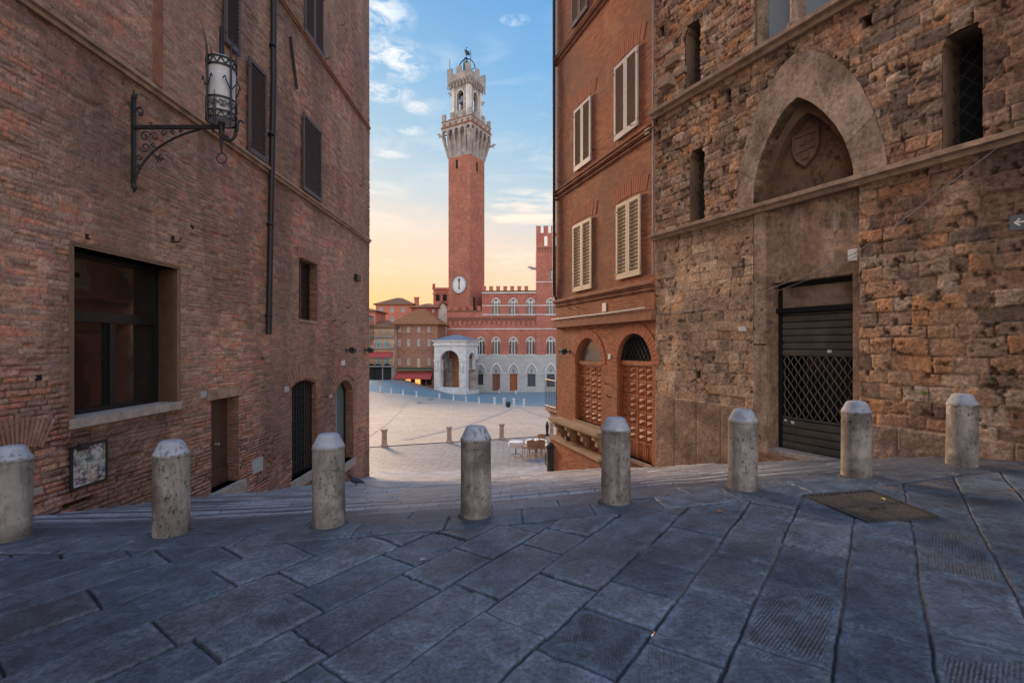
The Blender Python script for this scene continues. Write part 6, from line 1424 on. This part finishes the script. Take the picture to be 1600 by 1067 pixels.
for k, (x_, y_) in enumerate(((-pw, 0), (-SL, 0), (-1.6, SD-1.6), (-SL, SD-1.6))):
    m = MB(); w_ = pw if k < 2 else 1.6; m.box(x_-.03, x_+w_+.03, y_-.03, y_+w_, .35, cz(563)-.0); m.box(x_-.12, x_+w_+.12, y_-.12, y_+w_+.1, cz(565), cz(563)+.15); m.box(x_-.15, x_+w_+.15, y_-.15, y_+w_+.1, .35, .95)
    for z_ in (cz(605), cz(593), cz(580)): m.box(x_+.2, x_+w_-.2, y_-.1, y_-.03, z_, z_+1.4); m.box(x_+.12, x_+w_-.12, y_-.16, y_-.03, z_-.12, z_)
    m.build('pier', M['tower_stone'] if k > 1 else M['white_stone'], ch_o)
m = MB(); m.ring([((p[0]+SL/2)*1.0-SL/2, p[1]) for p in arch(-SL+pw, -pw, cz(563), cz(563), cz(547.5), 12)], [((p[0]+SL/2)*1.14-SL/2, (p[1]-cz(563))*1.14+cz(563)) for p in arch(-SL+pw, -pw, cz(563), cz(563), cz(547.5), 12)], -.18, 0); m.box(-SL-.25, .25, -.25, SD, zt, zt+.35); m.box(-SL-.1, .1, -.1, SD, zt+.35, cz(533)); m.box(-SL-.45, .45, -.45, SD+.3, cz(533), cz(531)); m.build('entablature', M['white_stone'], ch_o)
m = MB(); rz0 = cz(531); ap_ = (-SL/2, SD/2, cz(522.5)); E_ = .55; m.add([(-SL-E_, -E_, rz0), (E_, -E_, rz0), (E_, SD+E_, rz0), (-SL-E_, SD+E_, rz0), (-SL/2-.8, SD/2, ap_[2]), (-SL/2+.8, SD/2, ap_[2])], [(0, 1, 5, 4), (1, 2, 5), (2, 3, 4, 5), (3, 0, 4), (0, 3, 2, 1)]); m.build('roof', M['roof_grey'], ch_o)
m = MB(); m.box(-SL+pw, -pw, 0, .15, .35, 1.35); m.build('parapet', M['white_stone'], ch_o)
m = MB(); m.box(-SL+.3, -.3, SD-.05, SD+.1, .35, zt-.4); m.build('back_wall', M['terracotta_face'], ch_o)
m = MB(); m.prism(arch(-SL/2-1.3, -SL/2+1.3, 1.6, 5.2, 6.6, 8), SD-.12, SD-.06); m.build('altar_painting', plain('ochre_fresco', (.45, .33, .14), .8, .4, 1.2), ch_o)
for k, (x_, y_) in enumerate(((-pw/2, -.35), (-SL+pw/2, -.35))): m = MB(); m.lathe([(.2, 0), (.22, .8), (.3, 1.3), (.2, 1.7), (.1, 1.8), (.15, 1.95), (.12, 2.1), (0, 2.15)], 10, (x_, y_, cz(580))); m.build('statue', M['white_stone'], ch_o, True)

# ------------------------------------------------------------------ HOUSES of the square
def house(name, lab, Y, x0, x1, yeave, ybase, depth, mat, roofm=None, roofh=0, rot=0, wins=(), winm='pane_far', frm='white_stone', eave=.6, side=None):
    F = Frame((x0-HX)/FP*Y, Y, math.cos(rot), math.sin(rot)); o = empty(name, (F.o[0], F.o[1], 0), F.rz, lab, 'house'); u1 = F.U(x1); v1 = F.V(x0, yeave); v0 = F.V(x0, ybase)-1.5
    holes = []
    for (cx, y0, y1, hw_) in wins: holes.append(rect(F.U(cx-hw_), F.U(cx+hw_), F.V(cx, y1), F.V(cx, y0)))
    m = MB(); panel(m, rect(0, u1, v0, v1), [(h, .35) for h in holes], .35)
    for a in (0, u1): m.add([(a, 0, v0), (a, depth, v0), (a, depth, v1), (a, 0, v1)], [(0, 1, 2, 3)])
    m.add([(0, depth, v0), (u1, depth, v0), (u1, depth, v1), (0, depth, v1)], [(0, 1, 2, 3)]); m.add([(0, 0, v1), (u1, 0, v1), (u1, depth, v1), (0, depth, v1)], [(0, 1, 2, 3)]); m.build('wall', mat, o)
    for h, wn_ in zip(holes, wins):
        a, b_ = h[0][0], h[2][0]; c_, d_ = h[0][1], h[1][1]; f = MB(); t_ = .14; f.ring(rect(a, b_, c_, d_), rect(a+t_, b_-t_, c_+t_, d_-t_), .12, .2, True); f.box((a+b_)/2-.05, (a+b_)/2+.05, .13, .19, c_+t_, d_-t_); w__ = f.build('window', M[frm], o)
        f = MB(); f.box(a+t_, b_-t_, .16, .18, c_+t_, d_-t_); f.build('pane', M[winm], w__)
    if roofm:
        r = MB(); E = eave; hz = v1+roofh; i_ = min(u1, depth)*.42; r.add([(-E, -E, v1), (u1+E, -E, v1), (u1+E, depth+E, v1), (-E, depth+E, v1), (i_, depth/2, hz), (u1-i_, depth/2, hz), (-E, -E, v1+.25), (u1+E, -E, v1+.25), (u1+E, depth+E, v1+.25), (-E, depth+E, v1+.25)], [(0, 3, 2, 1), (6, 7, 5, 4), (7, 8, 5), (8, 9, 4, 5), (9, 6, 4), (0, 1, 7, 6), (1, 2, 8, 7), (2, 3, 9, 8), (3, 0, 6, 9)]); r.build('roof', M[roofm], o)
    return o, F, u1, v1
M['pink'] = plain('pink_plaster', (.50, .19, .13), .9, .2, .3); M['darkred'] = plain('dark_red_plaster', (.30, .085, .07), .9, .25, .3)
M['brownwall'] = brickmat('brown_brick', (.38, .20, .14), (.31, .165, .12), (.26, .16, .12), bw=.9, bh=.35, ms=.03, stain=(.25, .15, .12), warp=.1, bstr=.3, bd=.1, big=.2, wear=.3)
M['ochre'] = plain('ochre_plaster', (.46, .31, .21), .9, .3, .3); M['greywall'] = plain('grey_stone_house', (.22, .24, .25), .9, .3, .6); M['palewall'] = plain('pale_plaster', (.55, .50, .46), .9, .25, .5)
M['blueshutter'] = plain('blue_shutter', (.12, .33, .42), .7, .2, 1)
cr = lambda x: 560+x/3.334; cy = lambda y: 420+y/3.334
house('house', 'pink plastered house with a brown tiled roof rising behind the square at left', 135, cr(90), cr(283), cy(188), 560, 12, M['pink'], 'roof', 2.6, 0, [(cr(x), cy(y), cy(y+28), 2.6) for x in (117, 176, 231) for y in (198, 247)], 'blueshutter')
house('house', 'dark red house with a low grey brown roof between the pink house and the tower', 128, cr(276), cr(412), cy(204), 560, 10, M['darkred'], 'roof', 1.6, math.radians(-4), [(cr(x), cy(212), cy(228), 1.6) for x in (300, 335, 390)], 'pane_far')
o, F, u1, v1 = house('house', 'small pale gabled house squeezed against the left side of the clock tower', 128, cr(405), cr(467), cy(232), 560, 9, M['palewall'], None, 0, 0, [(cr(452), cy(205+30), cy(252), 1.6)])
m = MB(); m.prism([(0, v1), (u1*.5, v1+3.0), (u1*.78, v1+2.2), (u1, v1)], 0, 8); m.build('gable', M['palewall'], o); m = MB(); m.prism([(-.4, v1), (-.4, v1+.25), (u1*.5, v1+3.3), (u1*.82, v1+2.4), (u1*.5, v1+3.02)], -.5, 8.4); m.build('roof', M['roof'], o)
o, F, u1, v1 = house('brick_turret', 'square red brick turret with arched bell openings just left of the clock tower', 132, cr(390), cr(475), cy(108), 560, 6, M['brick_palace'], None, 0, 0, [])
for x in (413, 450): 
    m = MB(); c = F.uv(cr(x), cy(168)); m.prism(arch(c[0]-.55, c[0]+.55, c[1], c[1]+1.6, c[1]+2.3, 5), -.03, .0); m.build('bell_opening', M['dark'], o)
m = MB(); m.box(-.3, u1, -.3, .3, v1, v1+.5); m.box(-.2, .5, -.2, .4, v1+.5, v1+1.6); m.box(-.3, u1, -.2, 0, F.V(cr(390), cy(130)), F.V(cr(390), cy(134))); m.build('cornice', M['brick_palace'], o)
wl = [(cr(x), cy(y), cy(y+h), 2.15) for x in (214, 261, 314, 367) for y, h in ((303, 28), (366, 36), (466, 34))]; wl = [w__ for w__ in wl if not (abs(w__[0]-cr(314)) < .1 and w__[1] > cy(460))]
ob, Fb, ub, vb2 = house('house', 'tall brown brick house with an orange tiled roof and red awnings below', 112, cr(188), cr(412), cy(291), cy(604), 10, M['brownwall'], 'roof', 4.1, math.radians(-3), wl, 'pane_far', 'white_stone', .9)
M['roof_orange'] = brickmat('orange_tile_roof', (.46, .20, .07), (.36, .15, .06), (.16, .08, .05), bw=.5, bh=.35, ms=.05, stain=(.25, .13, .07), warp=.1, bstr=.6, bd=.1)
for c in ob.children:
    if c.name.startswith('roof'): c.data.materials[0] = M['roof_orange']
m = MB(); a, b_ = Fb.U(cr(307)), Fb.U(cr(321)); m.box(a, b_, -.03, 0, Fb.V(cr(314), cy(519)), Fb.V(cr(314), cy(468))); m.build('shutter', M['shutter_tan'], ob)
m = MB()
for i, x in enumerate((214, 261, 314, 367)):
    for (yb_, yt_) in ((352, 333), (440, 418)): c0_ = Fb.U(cr(x-22)); c1_ = Fb.U(cr(x+22)); m.ring(arch(c0_+.15, c1_-.15, Fb.V(cr(x), cy(yb_)), Fb.V(cr(x), cy(yb_)), Fb.V(cr(x), cy(yt_+3)), 6), arch(c0_, c1_, Fb.V(cr(x), cy(yb_)), Fb.V(cr(x), cy(yb_)), Fb.V(cr(x), cy(yt_)), 6), -.06, 0)
m.build('blind_arch', M['brick_dark'], ob)
m = MB(); m.box(Fb.U(cr(212)), Fb.U(cr(392)), -1.2, 0, Fb.V(cr(300), cy(527)), Fb.V(cr(300), cy(523)));  bal = m.build('balcony', M['greywall'], ob)
m = MB()
for i in range(22): u = Fb.U(cr(214))+i*(Fb.U(cr(390))-Fb.U(cr(214)))/21; m.box(u-.2, u+.2, -1.3, -1.1, Fb.V(cr(300), cy(523)), Fb.V(cr(300), cy(523))+.5)
m.build('flower_pot', plain('dark_plants', (.05, .07, .04), .9, .5, 3), bal)['kind'] = 'stuff'
for x0, x1 in ((196, 268), (262, 390)):
    u0, u1_ = Fb.U(cr(x0)), Fb.U(cr(x1)); zt_, zb_ = Fb.V(cr(x0), cy(538)), Fb.V(cr(x0), cy(562)); m = MB(); m.add([(u0+.2, 0, zt_), (u1_-.2, 0, zt_), (u1_, -2.6, zb_), (u0, -2.6, zb_), (u0, -2.6, zb_-.4), (u1_, -2.6, zb_-.4), (u0+.2, 0, zt_-.1), (u1_-.2, 0, zt_-.1), (u1_, -2.55, zb_-.1), (u0, -2.55, zb_-.1)], [(0, 1, 2, 3), (3, 2, 5, 4), (6, 9, 8, 7), (0, 3, 9, 6), (1, 7, 8, 2)]); m.build('awning', M['awning'], ob)
for x0, x1, y0, y1, mt in ((205, 240, 565, 600, 'dark'), (246, 272, 566, 607, 'lit'), (296, 322, 570, 611, 'lit'), (355, 382, 565, 605, 'dark'), (330, 350, 568, 606, 'dark'), (276, 292, 568, 607, 'dark')):
    m = MB(); m.box(Fb.U(cr(x0)), Fb.U(cr(x1)), -.04, 0, Fb.V(cr(x0), cy(y1)), Fb.V(cr(x0), cy(y0))); m.build('shop_window', M[mt], ob)
# ochre houses at far left
wo_ = [(cr(x), cy(y), cy(y+h), hw_) for x, hw_ in ((104, 3.4), (149, 3.6)) for y, h in ((368, 42), (462, 34))]
o1, F1, u1, v1 = house('house', 'ochre house with blue shutters, a red awning and balconies beside the brown house', 111.4, cr(20), cr(187), cy(308), cy(585), 9, M['ochre'], 'roof', 2.0, math.radians(-8), wo_+[(cr(130), cy(315), cy(332), 2.2), (cr(172), cy(315), cy(332), 2.2)], 'blueshutter')
m = MB(); u0, u1_ = F1.U(cr(40)), F1.U(cr(180)); zt_, zb_ = F1.V(cr(100), cy(432)), F1.V(cr(100), cy(458)); m.add([(u0, 0, zt_), (u1_, 0, zt_), (u1_, -1.5, zb_), (u0, -1.5, zb_), (u0, 0, zt_-.12), (u1_, 0, zt_-.12), (u1_, -1.48, zb_-.15), (u0, -1.48, zb_-.15)], [(0, 1, 2, 3), (4, 7, 6, 5), (3, 2, 6, 7), (0, 3, 7, 4), (1, 5, 6, 2)]); m.build('awning', M['awning'], o1)
for y in (352, 412, 505): m = MB(); m.box(F1.U(cr(30)), F1.U(cr(186)), -.8, 0, F1.V(cr(100), cy(y+5)), F1.V(cr(100), cy(y))); b__ = m.build('balcony', M['greywall'], o1); m = MB(); [m.box(F1.U(cr(30))+i*.35, F1.U(cr(30))+i*.35+.05, -.8, -.75, F1.V(cr(100), cy(y)), F1.V(cr(100), cy(y))+1.0) for i in range(24)]; m.box(F1.U(cr(30)), F1.U(cr(186)), -.82, -.74, F1.V(cr(100), cy(y))+.98, F1.V(cr(100), cy(y))+1.04); m.build('railing', M['iron'], b__)
m = MB(); m.box(-.01, F1.U(cr(187))+.01, -.2, 0, F1.V(cr(100), cy(600))-2, F1.V(cr(100), cy(512))); m.build('ground_floor', M['greywall'], o1)
for x in (68, 104, 152): m = MB(); c = F1.uv(cr(x), cy(580)); m.prism(arch(c[0]-1.0, c[0]+1.0, c[1]-.5, c[1]+3.0, c[1]+3.9, 6), -.23, -.2); m.build('doorway', M['dark'], o1)
house('house', 'narrow reddish house at the far left beside the near building corner', 112, cr(-60), cr(88), cy(222), cy(580), 9, M['pink'], 'roof', 1.2, 0, [(cr(66), cy(250), cy(272), 2.4)], 'blueshutter')
for k in (0,):
    m = MB(); u, v = 0, 0
m = MB(); Fp = Frame((cr(298)-HX)/FP*136, 136, 1, 0); o = empty('chimney_stack', (Fp.o[0], Fp.o[1], Fp.V(cr(298), cy(200))-6), 0, 'red brick chimney rising between the pink and the dark red house', 'chimney'); m.box(-.4, .8, 0, .9, 0, 8.6); m.box(-.5, .9, -.1, 1.0, 8.6, 8.9); m.build('stack', M['brick_palace'], o)
